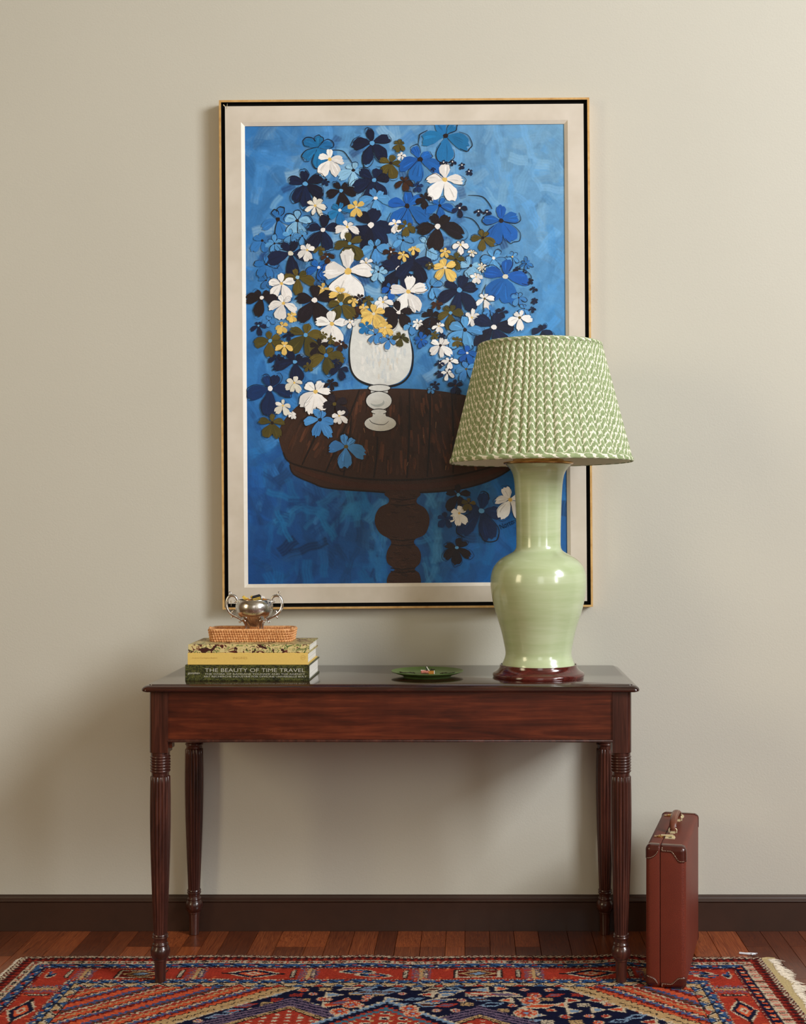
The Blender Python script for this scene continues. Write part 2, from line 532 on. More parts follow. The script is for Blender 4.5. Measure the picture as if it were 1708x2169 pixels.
# floor planks running to the wall
rng = random.Random(11)
unit = MB()
b = 0.02
unit.rings([[(-.5, -.5, -1), (.5, -.5, -1), (.5, .5, -1), (-.5, .5, -1)],
            [(-.5, -.5, -.35), (.5, -.5, -.35), (.5, .5, -.35), (-.5, .5, -.35)],
            [(-.488, -.499, 0), (.488, -.499, 0), (.488, .499, 0), (-.488, .499, 0)]])
pl0 = unit.build('plank', M['plank'], floor, 0)
first = True
x = -1.86
while x < 1.72:
    wd = rng.choice((0.056, 0.072, 0.072, 0.086))
    y = 3.8065
    k = 0
    while y > 2.75:
        ln = rng.choice((0.14, 0.22, 0.4, 0.55, 0.8)) if k == 0 else rng.uniform(0.4, 0.8)
        y2 = max(y - ln, 2.7)
        if first: o = pl0; first = False
        else:
            o = pl0.copy(); col.objects.link(o); o.parent = floor
        o.location = (x + wd / 2, (y + y2) / 2, 0)
        o.scale = (wd - 0.0006, y - y2 - 0.0006, 0.006)
        y = y2
        k += 1
        if y < 2.72: break
    x += wd

# ================================================================== console table
TX0, TX1 = -0.8628, 0.4381
TYF, TYB = 3.3295, 3.817
TOP = 0.791
RUGZ = 0.007
table = tag(empty('console_table', (-0.212, 3.573, 0)), 'dark mahogany console table with reeded tapering legs, against the wall', 'table')
TL = Vector((-0.212, 3.573, 0))
def tlocal(mb):
    mb.v = [(p[0] - TL.x, p[1] - TL.y, p[2]) for p in mb.v]
    return mb
m = MB()
rs = []
for (ins, z, r) in ((0.016, 0.7715, .012), (0.004, 0.7722, .014), (0.0008, 0.7745, .016), (0, 0.7775, .016), (0.0012, 0.7815, .016), (0.0045, 0.785, .015),
                    (0.009, 0.7876, .013), (0.0135, 0.7888, .012), (0.0165, 0.7888, .011), (0.0168, 0.7905, .011), (0.0185, TOP, .010)):
    rs.append(rrect(TX0 + ins, TX1 - ins, TYF + ins, TYB - ins, z, r))
m.rings(rs)
tlocal(m).build('tabletop', M['top_wood'], table, 30)

LXL, LXR, LYF, LYB = -0.820, 0.393, 3.370, 3.780
HB = 0.0255
def leg(cx, cy, zb, sx, sy):
    # vertical measures (m) from the front leg: reeded shaft is the leg itself
    n, R = 128, 16
    def reed(a, r, z):
        f = (a * R / (2 * PI)) % 1.0
        q = 2 * f - 1
        return r - 0.0031 * (r / 0.026) * (1 - math.sqrt(max(0, 1 - q * q * 0.96)))
    sh = []
    zt, zbm = 0.5465, 0.133
    for i in range(25):
        t = i / 24
        r = 0.0258 + 0.0012 * math.sin(PI * min(1, t / 0.45)) if t < 0.45 else 0.0258 - 0.0084 * ((t - 0.45) / 0.55) ** 1.15
        sh.append((zt - (zt - zbm) * t, r))
    m = MB()
    m.lathe([(zt + 0.0035, 0.0205), (zt + 0.0022, 0.0238)] + sh, n, cx, cy, True, True, lambda a, r, z: reed(a, r, z))
    lg = tlocal(m).build('leg', M['leg_wood'], table, 40)
    fix_normals(lg)
    # rings + neck under the corner block
    p = [(0.6115, 0.0245), (0.603, 0.0245), (0.6025, 0.0235)]
    z = 0.602
    for i in range(6):
        for (dz, r) in ((0, .0238), (-.0012, .0256), (-.0028, .0265), (-.0045, .0262), (-.0062, .0245), (-.0072, .0235)):
            p.append((z + dz, r))
        z -= 0.0074
    p += [(0.5575, .0232), (0.555, .0228), (0.5495, .0228), (0.5495, .01)]
    m = MB(); m.lathe(p, 64, cx, cy)
    fix_normals(tlocal(m).build('turned_collar', M['leg_wood'], lg, 40))
    # turned foot
    p = [(0.1335, .010), (0.1335, .0178), (0.1325, .0196), (0.1305, .0204), (0.1285, .0196), (0.1275, .0184), (0.1265, .0192), (0.1245, .0206), (0.1222, .0202), (0.121, .0182),
         (0.1195, .0176), (0.111, .0174), (0.1095, .0182), (0.108, .0196), (0.106, .0206), (0.1035, .0204), (0.102, .0196), (0.1005, .0204), (0.097, .0228), (0.092, .0248), (0.086, .0256), (0.080, .0250),
         (0.074, .0228), (0.069, .0196), (0.0675, .0178), (0.0665, .0178), (0.065, .0182), (0.063, .0176), (0.062, .0156), (0.058, .0152), (0.03, .0146), (zb + .001, .0138), (zb, .0130)]
    m = MB(); m.lathe(p, 64, cx, cy)
    fix_normals(tlocal(m).build('turned_foot', M['leg_wood'], lg, 35))
    # square block with a rounded outer corner
    pts = []
    r = 0.017
    base = [(-HB, -HB), (HB, -HB), (HB, HB), (-HB, HB)]
    for (bx, by) in base:
        if (bx > 0) == (sx > 0) and (by > 0) == (sy > 0):
            a0 = {(True, True): 0, (False, True): PI / 2, (False, False): PI, (True, False): 1.5 * PI}[(bx > 0, by > 0)]
            ccx, ccy = bx - math.copysign(r, bx), by - math.copysign(r, by)
            for i in range(9):
                a = a0 + PI / 2 * i / 8
                pts.append((cx + ccx + r * math.cos(a), cy + ccy + r * math.sin(a)))
        else:
            pts.append((cx + bx, cy + by))
    m = MB(); m.rings([[(x, y, z) for (x, y) in pts] for z in (0.612, 0.7714)])
    fix_normals(tlocal(m).build('corner_block', M['leg_wood'], lg, 30))
for (cx, cy, zb, sx, sy) in ((LXL, LYF, RUGZ, -1, -1), (LXR, LYF, RUGZ, 1, -1), (LXL, LYB, 0.0, -1, 1), (LXR, LYB, 0.0, 1, 1)):
    leg(cx, cy, zb, sx, sy)
# aprons
AZ = 0.6385
m = MB(); m.box(LXL + HB, LXR - HB, LYF - HB + 0.004, LYF + 0.012, AZ + 0.004, 0.7714)
ap = tlocal(m).build('apron', M['apron_wood'], table, 0)
m = MB()
y0 = LYF - HB + 0.004
pr = [(y0 + 0.004, AZ + 0.009), (y0 - 0.0025, AZ + 0.0088), (y0 - 0.0050, AZ + 0.0070), (y0 - 0.0056, AZ + 0.0045), (y0 - 0.0045, AZ + 0.002), (y0 - 0.0015, AZ + 0.0005), (y0 + 0.004, AZ), (y0 + 0.01, AZ)]
m.rings([[(x, y, z) for (y, z) in pr] for x in (LXL + HB, LXR - HB)])
fix_normals(tlocal(m).build('bead_moulding', M['leg_wood'], ap, 35))
m = MB(); m.box(LXL + HB, LXR - HB, LYB - 0.012, LYB + HB - 0.004, AZ, 0.7714)
tlocal(m).build('apron', M['apron_wood'], table, 0)
for cx, s in ((LXL, -1), (LXR, 1)):
    m = MB()
    xa, xb = sorted((cx + s * (HB - 0.004), cx - s * 0.012))
    m.box(xa, xb, LYF + HB, LYB - HB, AZ, 0.7714)
    tlocal(m).build('apron', M['apron_wood'], table, 0)
# small glue block seen behind the front left corner
m = MB(); m.box(LXL + HB, LXL + HB + 0.007, LYF - 0.008, LYF + 0.02, 0.622, AZ)
tlocal(m).build('glue_block', M['apron_wood'], table, 0)

# ================================================================== table lamp
LY = 3.525
SC = FPX / LY
LCX = wx(1141, LY)
lamp = tag(empty('table_lamp', (LCX, LY, TOP)), 'pale green glazed vase table lamp with pleated leaf-print shade', 'lamp')
def zl(y): return wz(960 + y / 4.338, LY) - TOP
def rl(h): return h / 4.338 / SC
pts = [(1955, 325), (1948, 336), (1930, 333), (1905, 322), (1880, 312), (1855, 306), (1830, 304), (1790, 309), (1750, 317), (1700, 327), (1650, 338), (1600, 352), (1550, 367), (1500, 383), (1450, 398),
       (1400, 411), (1350, 422), (1300, 432), (1250, 439), (1200, 443), (1160, 443), (1120, 438), (1080, 428), (1040, 411), (1010, 390), (985, 366), (960, 334), (940, 300), (922, 266), (905, 236),
       (893, 221), (882, 213), (868, 207), (840, 204), (760, 204), (680, 205), (600, 207), (500, 210), (420, 213), (350, 217), (290, 221), (240, 227), (200, 235), (170, 247), (145, 262), (125, 280), (112, 294), (106, 300), (100, 296), (98, 200)]
m = MB()
z0v = 0.0285
m.lathe([(max(zl(y), z0v), rl(h)) for (y, h) in pts], 96)
fix_normals(m.build('vase', M['celadon'], lamp, 50))
# lacquered wooden plinth
m = MB()
m.lathe([(0, .1245), (0.0035, .1262), (0.008, .1262), (0.0115, .1248), (0.0135, .1205), (0.017, .1145), (0.0215, .1098), (0.027, .1068), (0.0335, .1062), (0.0342, .1045), (0.0335, .1028), (0.028, .1028)], 96)
fix_normals(m.build('plinth', M['plinth_wood'], lamp, 50))
m = MB()
zc = zl(100)
m.lathe([(zc - .0002, .090), (zc + .0005, .0955), (zc + .003, .0965), (zc + .0055, .095), (zc + .0062, .088), (zc + .0075, .074), (zc + .009, .0705), (zc + .012, .0705), (zc + .0135, .068), (zc + .0138, .02)], 96)
fix_normals(m.build('brass_cap', M['brass'], lamp, 40))
m = MB(); m.lathe([(zc + .0135, .016), (zc + .06, .016), (zc + .075, .012)], 24)
fix_normals(m.build('bulb_socket', M['brass'], lamp, 40))
m = MB(); m.lathe([(zc + .074, .011), (zc + .09, .014), (zc + .11, .027), (zc + .13, .03), (zc + .15, .024), (zc + .162, .008)], 32)
fix_normals(m.build('bulb', M['liner_bevel'], lamp, 60))
# pleated shade
SX = wx(1147, LY) - LCX
ZB, ZT = wz(980, LY) - TOP, wz(728.5, LY) - TOP
RB, RT = 0.2500, 0.1680
NP, SEG, NV = 60, 14, 22
tilt = Matrix.Rotation(math.radians(-0.6), 4, 'Y')
def place(p):
    q = tilt @ Vector((p[0], p[1], p[2] - ZB))
    return (q.x + SX, q.y, q.z + ZB)
vsl, fs, uvs = [], [], []
na = NP * SEG
rr = random.Random(4)
amp = [rr.uniform(0.7, 1.25) for _ in range(NP)]
jit = [rr.uniform(-0.18, 0.18) for _ in range(NP + 1)]
jit[NP] = jit[0]
for k in range(NV + 1):
    t = k / NV
    z = ZB + 0.012 + (ZT - ZB - 0.022) * t
    R0 = RB + (RT - RB) * ((z - ZB) / (ZT - ZB))
    for i in range(na + 1):
        u = i / SEG
        p, f = int(u) % NP, u - int(u)
        a = 2 * PI * (u + jit[p] * (1 - f) + jit[p + 1] * f) / NP
        fold = abs(math.sin(PI * f)) ** 0.75 - 0.75
        R = R0 + 0.0066 * amp[p] * (0.65 + 0.35 * (1 - t)) * fold
        vsl.append(place((R * math.cos(a), R * math.sin(a), z)))
for k in range(NV):
    for i in range(na):
        q = (k * (na + 1) + i, k * (na + 1) + i + 1, (k + 1) * (na + 1) + i + 1, (k + 1) * (na + 1) + i)
        fs.append(q)
        for (kk, ii) in ((k, i), (k, i + 1), (k + 1, i + 1), (k + 1, i)):
            uvs.extend((ii / SEG, 14.5 * kk / NV))
me = bpy.data.meshes.new('lamp_shade')
me.from_pydata(vsl, [], fs)
ul = me.uv_layers.new(name='uv')
ul.data.foreach_set('uv', uvs)
me.polygons.foreach_set('use_smooth', [True] * len(me.polygons))
me.materials.append(M['leaf_print_cotton'])
shade = bpy.data.objects.new('lamp_shade', me)
col.objects.link(shade)
shade.parent = lamp
def binding(zc_, h, R, nm):
    pr = [(-.0022, -h / 2), (-.0006, -h / 2 - .0004), (.0022, -h / 2 + .0014), (.0034, 0), (.0022, h / 2 - .0014), (-.0006, h / 2 + .0004), (-.0022, h / 2)]
    n = 160
    V, F, U = [], [], []
    for j in range(n + 1):
        a = 2 * PI * j / n
        for (dr, dz) in pr:
            sl = (RT - RB) / (ZT - ZB) * dz
            V.append(place(((R + dr + sl) * math.cos(a), (R + dr + sl) * math.sin(a), zc_ + dz)))
    L = len(pr)
    for j in range(n):
        for q in range(L):
            qq = (q + 1) % L
            F.append((j * L + q, (j + 1) * L + q, (j + 1) * L + qq, j * L + qq))
            for (jj, kk, base) in ((j, q, q), (j + 1, q, q), (j + 1, q, q + 1), (j, q, q + 1)):
                U.extend((base * 0.16 + 0.2, jj * 0.26))
    me = bpy.data.meshes.new(nm)
    me.from_pydata(V, [], F)
    me.uv_layers.new(name='uv').data.foreach_set('uv', U)
    me.polygons.foreach_set('use_smooth', [True] * len(F))
    me.materials.append(M['leaf_print_binding'])
    o = bpy.data.objects.new(nm, me)
    col.objects.link(o)
    o.parent = shade
    fix_normals(o)
binding(ZB + 0.007, 0.0145, RB - 0.0007, 'hem_binding')
binding(ZT - 0.0062, 0.0105, RT + 0.0012, 'top_binding')
m = MB()
n = 96
m.rings([[place((R * math.cos(2 * PI * i / n), R * math.sin(2 * PI * i / n), z)) for i in range(n)]
         for (z, R) in ((ZB + .001, RB - .0062), (ZT - .002, RT - .0062), (ZT - .002, RT - .0052), (ZB + .001, RB - .0052))], True, False, False)
fix_normals(m.build('shade_lining', M['shade_lining'], shade, 40))
m = MB()
for a in (0.5, 0.5 + 2 * PI / 3, 0.5 + 4 * PI / 3):
    m.tube([place((0.008 * math.cos(a), 0.008 * math.sin(a), ZT - 0.03)), place(((RT - .008) * math.cos(a), (RT - .008) * math.sin(a), ZT - 0.012))], 0.0016, 8)
m.build('shade_spider', M['brass'], shade, 40)
m = MB(); m.tube([place((0, 0, ZT - 0.028)), (0, 0, zc + 0.16)], 0.003, 8)
m.build('harp_rod', M['brass'], lamp, 40)
# flex running off the back of the table and down behind the leg
m = MB()
pth = smooth_path([(0.0, 0.130, 0.003), (0.0, 0.20, 0.003), (0.0, 0.285, 0.003), (0.003, 0.2965, -0.006), (0.01, 0.2965, -0.08), (0.06, 0.294, -0.135), (0.13, 0.292, -0.150), (0.178, 0.292, -0.172), (0.196, 0.292, -0.25), (0.20, 0.292, -0.50)], 6)
m.tube(pth, 0.0016, 8)
o = m.build('lamp_flex', M['cord'], None, 60, (LCX, LY, TOP))
tag(o, 'thin dark lamp cord running over the back of the table and down the wall', 'cord')

# ================================================================== books, tray, bowl
def book(name, x0, x1, y0, dep, z0, th, cover, label, rz, board=0.003, over=0.004):
    cx, cy = (x0 + x1) / 2, y0 + dep / 2
    e = tag(empty(name, (cx, cy, z0), rz), label, 'book', 'books stacked on the table')
    hw, hd = (x1 - x0) / 2, dep / 2
    m = MB()
    # spine faces the room (-y); boards above and below; page block inside
    pr = [(hd, 0.0), (-hd + 0.0012, 0.0), (-hd, 0.0012), (-hd, th - 0.0012), (-hd + 0.0012, th), (hd, th), (hd, th - board), (-hd + 0.006, th - board), (-hd + 0.006, board), (hd, board)]
    m.rings([[(x, y, z) for (y, z) in pr] for x in (-hw, hw)])
    c = fix_normals(m.build('cover', cover, e, 30))
    m = MB()
    m.box(-hw + over, hw - over, -hd + 0.0061, hd - over, board + 0.0001, th - board - 0.0001)
    m.build('pages', M['pages'], e, 0)
    return e, hw, hd, c
ZB1 = TOP
b1, hw, hd, c1 = book('book', -0.765, -0.4335, 3.418, 0.215, ZB1, 0.0428, M['marbled'], 'thick dark green marbled book with silver spine lettering, bottom of the stack', math.radians(-0.4))
FR = Matrix.Rotation(PI / 2, 4, 'X')
def spine_text(s, e, hw, hd, cov, px0, px1, pyb, h, mat, Yb, z0, sp=1.0, nm='spine_lettering'):
    x0 = wx(px0, Yb) - e.location.x
    x1 = wx(px1, Yb) - e.location.x
    Mx = Matrix.Translation((x0, -hd - 0.00025, wz(pyb, Yb) - z0)) @ FR
    text_mesh(nm, s, h, mat, e, Mx, 0.00005, x1 - x0, sp, offset=-0.00012 if h > .01 else -0.00002)
s1 = 5.3375
def zx(v): return 380 + v / s1
def zy(v): return 1230 + v / s1
Y1 = 3.418
spine_text('THE BEAUTY OF TIME TRAVEL', b1, hw, hd, c1, zx(292), zx(1425), zy(1032), 0.0142, M['silver_foil'], Y1, ZB1)
spine_text('THE WORK OF RAMDANE TOUHAMI AND THE AGENCY', b1, hw, hd, c1, zx(292), zx(1425), zy(1064), 0.0060, M['silver_foil'], Y1, ZB1)
spine_text('ART RECHERCHE INDUSTRIE FOR OFFICINE UNIVERSELLE BULY', b1, hw, hd, c1, zx(278), zx(1443), zy(1092), 0.0060, M['silver_foil'], Y1, ZB1)
spine_text('gestalten', b1, hw, hd, c1, zx(98), zx(232), zy(1056), 0.0086, M['silver_foil'], Y1, ZB1)
ZB2 = ZB1 + 0.0428
b2, hw, hd, c2 = book('book', -0.759, -0.438, 3.420, 0.208, ZB2, 0.0317, M['yellow_cloth'], 'plain yellow cloth book in the middle of the stack', math.radians(-0.2))
Y2 = 3.420
spine_text('INGRES', b2, hw, hd, c2, zx(610), zx(772), zy(886), 0.0085, M['yellow_stamp'], Y2, ZB2)
spine_text('Andrew Carrington Shelton', b2, hw, hd, c2, zx(146), zx(430), zy(880), 0.0052, M['yellow_stamp'], Y2, ZB2)
lx, lz = wx(zx(1402), Y2) - b2.location.x, wz(zy(868), Y2) - ZB2
m = MB()
for r_ in (0.0062,):
    rs = []
    for (rr_, yy) in ((r_, -hd - .0003), (r_ - .0007, -hd - .0003), (r_ - .0007, -hd), (r_, -hd)):
        rs.append([(lx + rr_ * math.cos(2 * PI * i / 28), yy, lz + rr_ * math.sin(2 * PI * i / 28)) for i in range(28)])
    m.rings(rs + [rs[0]], True, False, False)
m.box(lx - .004, lx + .004, -hd - .0003, -hd, lz + .0008, lz + .0015)
m.box(lx - .004, lx + .004, -hd - .0003, -hd, lz - .0015, lz - .0008)
fix_normals(m.build('spine_emblem', M['yellow_stamp'], b2, 0))
ZB3 = ZB2 + 0.0317
b3, hw, hd, c3 = book('book', -0.758, -0.435, 3.421, 0.200, ZB3, 0.0227, M['floral'], 'slim book in cream paper printed with maroon and green leaves, on top of the stack', math.radians(0.15), 0.0025)
ZK = ZB3 + 0.0227

# rattan tray
ty0, ty1, tx0, tx1 = 3.487, 3.601, -0.7235, -0.4880
tcx, tcy = (tx0 + tx1) / 2, (ty0 + ty1) / 2
tray = tag(empty('rattan_tray', (tcx, tcy, ZK)), 'small oblong woven rattan tray on the stack of books', 'tray')
hx, hy = (tx1 - tx0) / 2, (ty1 - ty0) / 2
def per(ins, z, r=0.03, n=8):
    return rrect(-hx + ins, hx - ins, -hy + ins, hy - ins, z, r - ins, n)
def resample(loop, step, off=0.0):
    P = [Vector(p) for p in loop]
    P.append(P[0])
    L = [(P[i + 1] - P[i]).length for i in range(len(P) - 1)]
    tot = sum(L)
    n = int(tot / step)
    out = []
    for k in range(n):
        d = (k + off) / n * tot
        i = 0
        while d > L[i]: d -= L[i]; i += 1
        t = (P[i + 1] - P[i]).normalized()
        out.append((P[i] + t * d, t))
    return out
H = 0.0355
m = MB()
m.rings([per(0.006, 0.0006), per(0.006, 0.006)], True)
m.build('tray_base', M['rattan'], tray, 0)
m = MB()
rows = 5
for k in range(rows):
    z = 0.0036 + k * (H - 0.0085) / (rows - 1)
    flare = 0.0045 * (1 - k / (rows - 1))
    m.tube(per(0.0032 + flare, z), 0.0030, 8, closed=True)
m.build('coil', M['rattan'], tray, 60)['kind'] = 'stuff'
m = MB()
for k in range(rows):
    z = 0.0036 + k * (H - 0.0085) / (rows - 1)
    flare = 0.0045 * (1 - k / (rows - 1))
    for (p, t) in resample(per(0.0032 + flare, z), 0.0068, 0.5 * (k % 2)):
        nrm = Vector((t.y, -t.x, 0))
        a, b_ = p - t * 0.0016 + Vector((0, 0, .0042)), p + t * 0.0016 - Vector((0, 0, .0042))
        m.tube([a - nrm * .0005, (a + p * 2) / 3 + nrm * .0032, p + nrm * .0037, (b_ + p * 2) / 3 + nrm * .0032, b_ - nrm * .0005], 0.0014, 5, caps=False)
        m.tube([a + nrm * .0005, p - nrm * .0034, b_ + nrm * .0005], 0.0014, 5, caps=False)
tag(fix_normals(m.build('woven_strands', M['rattan'], tray, 60)), kind='stuff')
m = MB()
m.tube(per(0.0032, H - 0.0024), 0.0034, 10, closed=True)
m.build('rim', M['rattan'], tray, 60)
for (px, py) in ((-hx + 0.004, -0.02), (hx - 0.004, -0.035)):
    m = MB()
    m.tube(smooth_path([(px, py - .012, H - .004), (px * 1.0, py, H + 0.001), (px, py + .014, H - .004)], 5), 0.004, 8)
    m.build('rim_lashing', M['rattan'], tray, 60)

# silver two-handled bowl standing in the tray
BYc = 3.545
BSC = FPX / BYc
bx_ = wx(539, BYc)
ZF = ZK + 0.0062
bowl = tag(empty('silver_bowl', (bx_, BYc, ZF)), 'tarnished silver two-handled sugar bowl standing in the rattan tray', 'bowl')
def bz(y): return wz(1245 + y / 12.2, BYc) - ZF
def br(h): return h / 12.2 / BSC
m = MB()
outer = [(1005, 60), (1003, 150), (985, 172), (950, 186), (900, 212), (860, 240), (820, 276), (780, 318), (750, 356), (722, 392), (690, 424), (650, 450), (600, 469), (550, 479), (500, 482), (450, 478), (410, 468), (380, 455), (350, 437), (330, 420), (312, 405), (306, 404), (303, 398)]
inner = [(312, 394), (350, 425), (420, 456), (500, 468), (600, 455), (700, 400), (800, 280), (900, 200), (960, 100), (962, 10)]
m.lathe([(bz(y), br(h)) for (y, h) in outer + inner], 72)
fix_normals(m.build('bowl_body', M['silver'], bowl, 50))
for s in (1, -1):
    def hp(x, y, d=0.0): return (s * br(x - 842), d, bz(y))
    m = MB()
    pth = smooth_path([hp(1285, 335), hp(1302, 275), hp(1345, 222), hp(1410, 202), hp(1475, 215), hp(1530, 280), hp(1558, 370), hp(1562, 460), hp(1535, 555), hp(1480, 635), hp(1400, 700), hp(1310, 750), hp(1230, 790), hp(1185, 815)], 5)
    L = len(pth)
    m.tube(pth, [0.0031 + 0.0009 * math.sin(PI * i / (L - 1)) for i in range(L)], 10)
    hd_ = m.build('handle', M['silver'], bowl, 60)
    def curl(pts, r0, r1):
        m = MB()
        q = smooth_path([hp(*p) for p in pts], 5)
        m.tube(q, [r0 + (r1 - r0) * i / (len(q) - 1) for i in range(len(q))], 8)
        m.build('scroll_ornament', M['silver'], hd_, 60)
    curl([(1500, 225), (1455, 190), (1448, 140), (1475, 108), (1500, 125), (1485, 150)], 0.0022, 0.0012)
    curl([(1285, 330), (1310, 362), (1355, 368), (1365, 340), (1345, 335)], 0.0022, 0.0012)
    curl([(1440, 670), (1415, 630), (1400, 595), (1375, 590), (1372, 608)], 0.0024, 0.0011)
    curl([(1300, 755), (1360, 738), (1410, 742), (1440, 770), (1425, 795)], 0.0027, 0.0012)
    curl([(1260, 775), (1200, 815), (1190, 860), (1215, 895), (1238, 880), (1222, 862)], 0.0024, 0.0012)
for a in (PI * .25, PI * .75, PI * 1.25, PI * 1.75):
    m = MB()
    ca, sa = math.cos(a), math.sin(a)
    def fp(r, y, ): return (br(r) * ca, br(r) * sa, bz(y))
    q = smooth_path([fp(368, 775), fp(330, 810), fp(292, 870), fp(262, 940), fp(256, 1010)] + [(br(270) * ca, br(270) * sa, 0.012), (br(305) * ca, br(305) * sa, 0.004), (br(318) * ca, br(318) * sa, 0.0026)], 5)
    m.tube(q, [0.0062 - 0.0036 * min(1, i / (len(q) * .6)) for i in range(len(q))], 10)
    m.tube([(br(300) * ca, br(300) * sa, 0.0026), (br(330) * ca, br(330) * sa, 0.0026)], 0.0026, 8)
    tx, ty = -sa, ca
    for d in (-1, 1):
        m.tube(smooth_path([(br(345) * ca, br(345) * sa, bz(790)), (br(352) * ca + tx * d * .005, br(352) * sa + ty * d * .005, bz(800)), (br(330) * ca + tx * d * .008, br(330) * sa + ty * d * .008, bz(840)), (br(322) * ca + tx * d * .006, br(322) * sa + ty * d * .006, bz(850))], 4), 0.0016, 6)
    m.build('foot', M['silver'], bowl, 60)
# folded paper packets filling the bowl
def packet(x, y, z, sx, sy, sz, rx, ry, rz, mat, label, grp=None, stripes=False):
    m = MB()
    m.box(-sx / 2, sx / 2, -sy / 2, sy / 2, -sz / 2, sz / 2)
    # folded flap, so the piece reads as a creased packet
    m.add([(-sx / 2, -sy / 2, sz / 2), (sx / 2, -sy / 2, sz / 2), (sx * .42, sy * .1, sz * .95), (-sx * .42, sy * .1, sz * .95), (-sx / 2, sy / 2, sz / 2), (sx / 2, sy / 2, sz / 2)], [(0, 1, 2, 3), (3, 2, 5, 4)])
    o = m.build('paper_packet', mat, None, 0)
    o.location = (x, y, z)
    o.rotation_euler = (rx, ry, rz)
    tag(o, label, 'packet', grp)
    if stripes:
        k = MB()
        for q in (-.3, .05, .38):
            k.box(-sx * .46, sx * .46, -sy / 2 - .0006, -sy / 2 + .0002, sz * q - sz * .1, sz * q + sz * .1)
        k.build('stripe', M['yellow_paper'], o, 0)
    return o
zr = ZF + bz(303)
packet(bx_ + .0078, BYc - .004, zr + .0015, .024, .014, .012, math.radians(12), math.radians(-15), .1, M['dark_paper'], 'dark paper packet with yellow stripes poking out of the silver bowl', None, True)
packet(bx_ + .0205, BYc + .004, zr + .001, .012, .012, .009, .3, .4, .4, M['pale_paper'], 'pale paper packet beside the striped one in the silver bowl')
for (dx, dz, ry, lb) in ((-.036, .0055, .9, 'tilted yellow folded paper by the bowl handle farther from the lamp'), (-.0265, .0015, .3, 'yellow folded paper lying nearly flat in the silver bowl'), (-.0085, .006, 1.0, 'upright yellow folded paper standing next to the striped packet')):
    packet(bx_ + dx * .82, BYc + .002, zr + dz - .001, .010, .008, .005, .2, ry, .3, M['yellow_paper'], lb, 'yellow papers in the silver bowl')
packet(bx_ - .012, BYc - .004, zr - .004, .022, .016, .006, .1, .1, .3, M['ochre_paper'], 'ochre folded paper lying low in the silver bowl')
packet(bx_ + .0285, BYc - .002, zr - .0025, .014, .012, .005, .2, .35, .2, M['ochre_paper'], 'ochre folded paper against the rim of the silver bowl')

# ================================================================== green plate
PY = 3.527
pcx = wx(905.5, PY)
plate = tag(empty('green_plate', (pcx, PY, TOP)), 'shallow olive green glazed dish with dark painted sprigs', 'dish')
m = MB()
m.lathe([(0.0, .060), (0.0, .0655), (0.003, .0668), (0.0055, .074), (0.0095, .087), (0.0138, .0985), (0.0152, .0996), (0.0158, .0988), (0.0150, .0965), (0.0118, .086), (0.0088, .074), (0.0072, .060), (0.0065, .03), (0.0065, .005)], 80)
fix_normals(m.build('dish_body', M['plate'], plate, 50))
m = MB()
rg = random.Random(5)
def pz(r): return 0.0068 + max(0, (r - .06)) * 0.22 + 0.0009
for (a0, sgn) in ((PI * .93, -1), (0.05, 1), (PI * .5, 1), (PI * 1.5, 1)):
    prev = None
    for i in range(9):
        r = .035 + .0052 * i
        a = a0 + sgn * .35 * math.sin(i * .7) * .5
        p = Vector((r * math.cos(a), r * math.sin(a), pz(r)))
        if prev is not None: m.tube([prev, p], 0.0011, 5)
        if i % 2:
            for d in (-1, 1):
                m.tube([p, p + Vector((math.cos(a + d * 1.0) * .008, math.sin(a + d * 1.0) * .008, .0006))], [0.0018, 0.0006], 5)
        prev = p
tag(m.build('painted_sprigs', M['plate_motif'], plate, 0), kind='stuff')
# little trinket lying in the dish: rosy roll, ochre end, raised folded strip
e = tag(empty('paper_trinket', (pcx - .002, PY - .002, TOP + 0.0068)), 'small rosy folded paper with a raised pale strip, lying in the green dish', 'trinket')
m = MB(); m.tube(smooth_path([(-.016, 0, .0046), (-.008, .001, .0052), (0, 0, .005), (.008, -.001, .0046)], 4), [.0022] + [.0044] * 10 + [.0042] * 2, 10)
m.build('rosy_roll', M['rose_paper'], e, 50)
m = MB(); m.box(.006, .0205, -.005, .004, .0004, .0082)
m.build('ochre_end', M['ochre_paper'], e, 0)
m = MB(); m.box(.0206, .0222, -.005, .004, .0004, .0088)
m.build('pale_tip', M['pale_paper'], e, 0)
m = MB()
m.rings([[(.0085, -.003, .008), (.0085, .003, .008), (.0068, .003, .008), (.0068, -.003, .008)], [(.0010, -.003, .0198), (.0010, .003, .0198), (-.0006, .003, .0195), (-.0006, -.003, .0195)]])
fix_normals(m.build('raised_strip', M['pale_paper'], e, 0))
m = MB()
m.rings([[(.0012, -.003, .008), (.0012, .003, .008), (-.0004, .003, .008), (-.0004, -.003, .008)], [(-.0007, -.003, .0198), (-.0007, .003, .0198), (-.0026, .003, .0202), (-.0026, -.003, .0202)]])
fix_normals(m.build('dark_strip', M['dark_paper'], e, 0))
m = MB(); m.box(-.016, -.001, .001, .007, .009, .0102)
m.build('pale_fold', M['pale_paper'], e, 0)

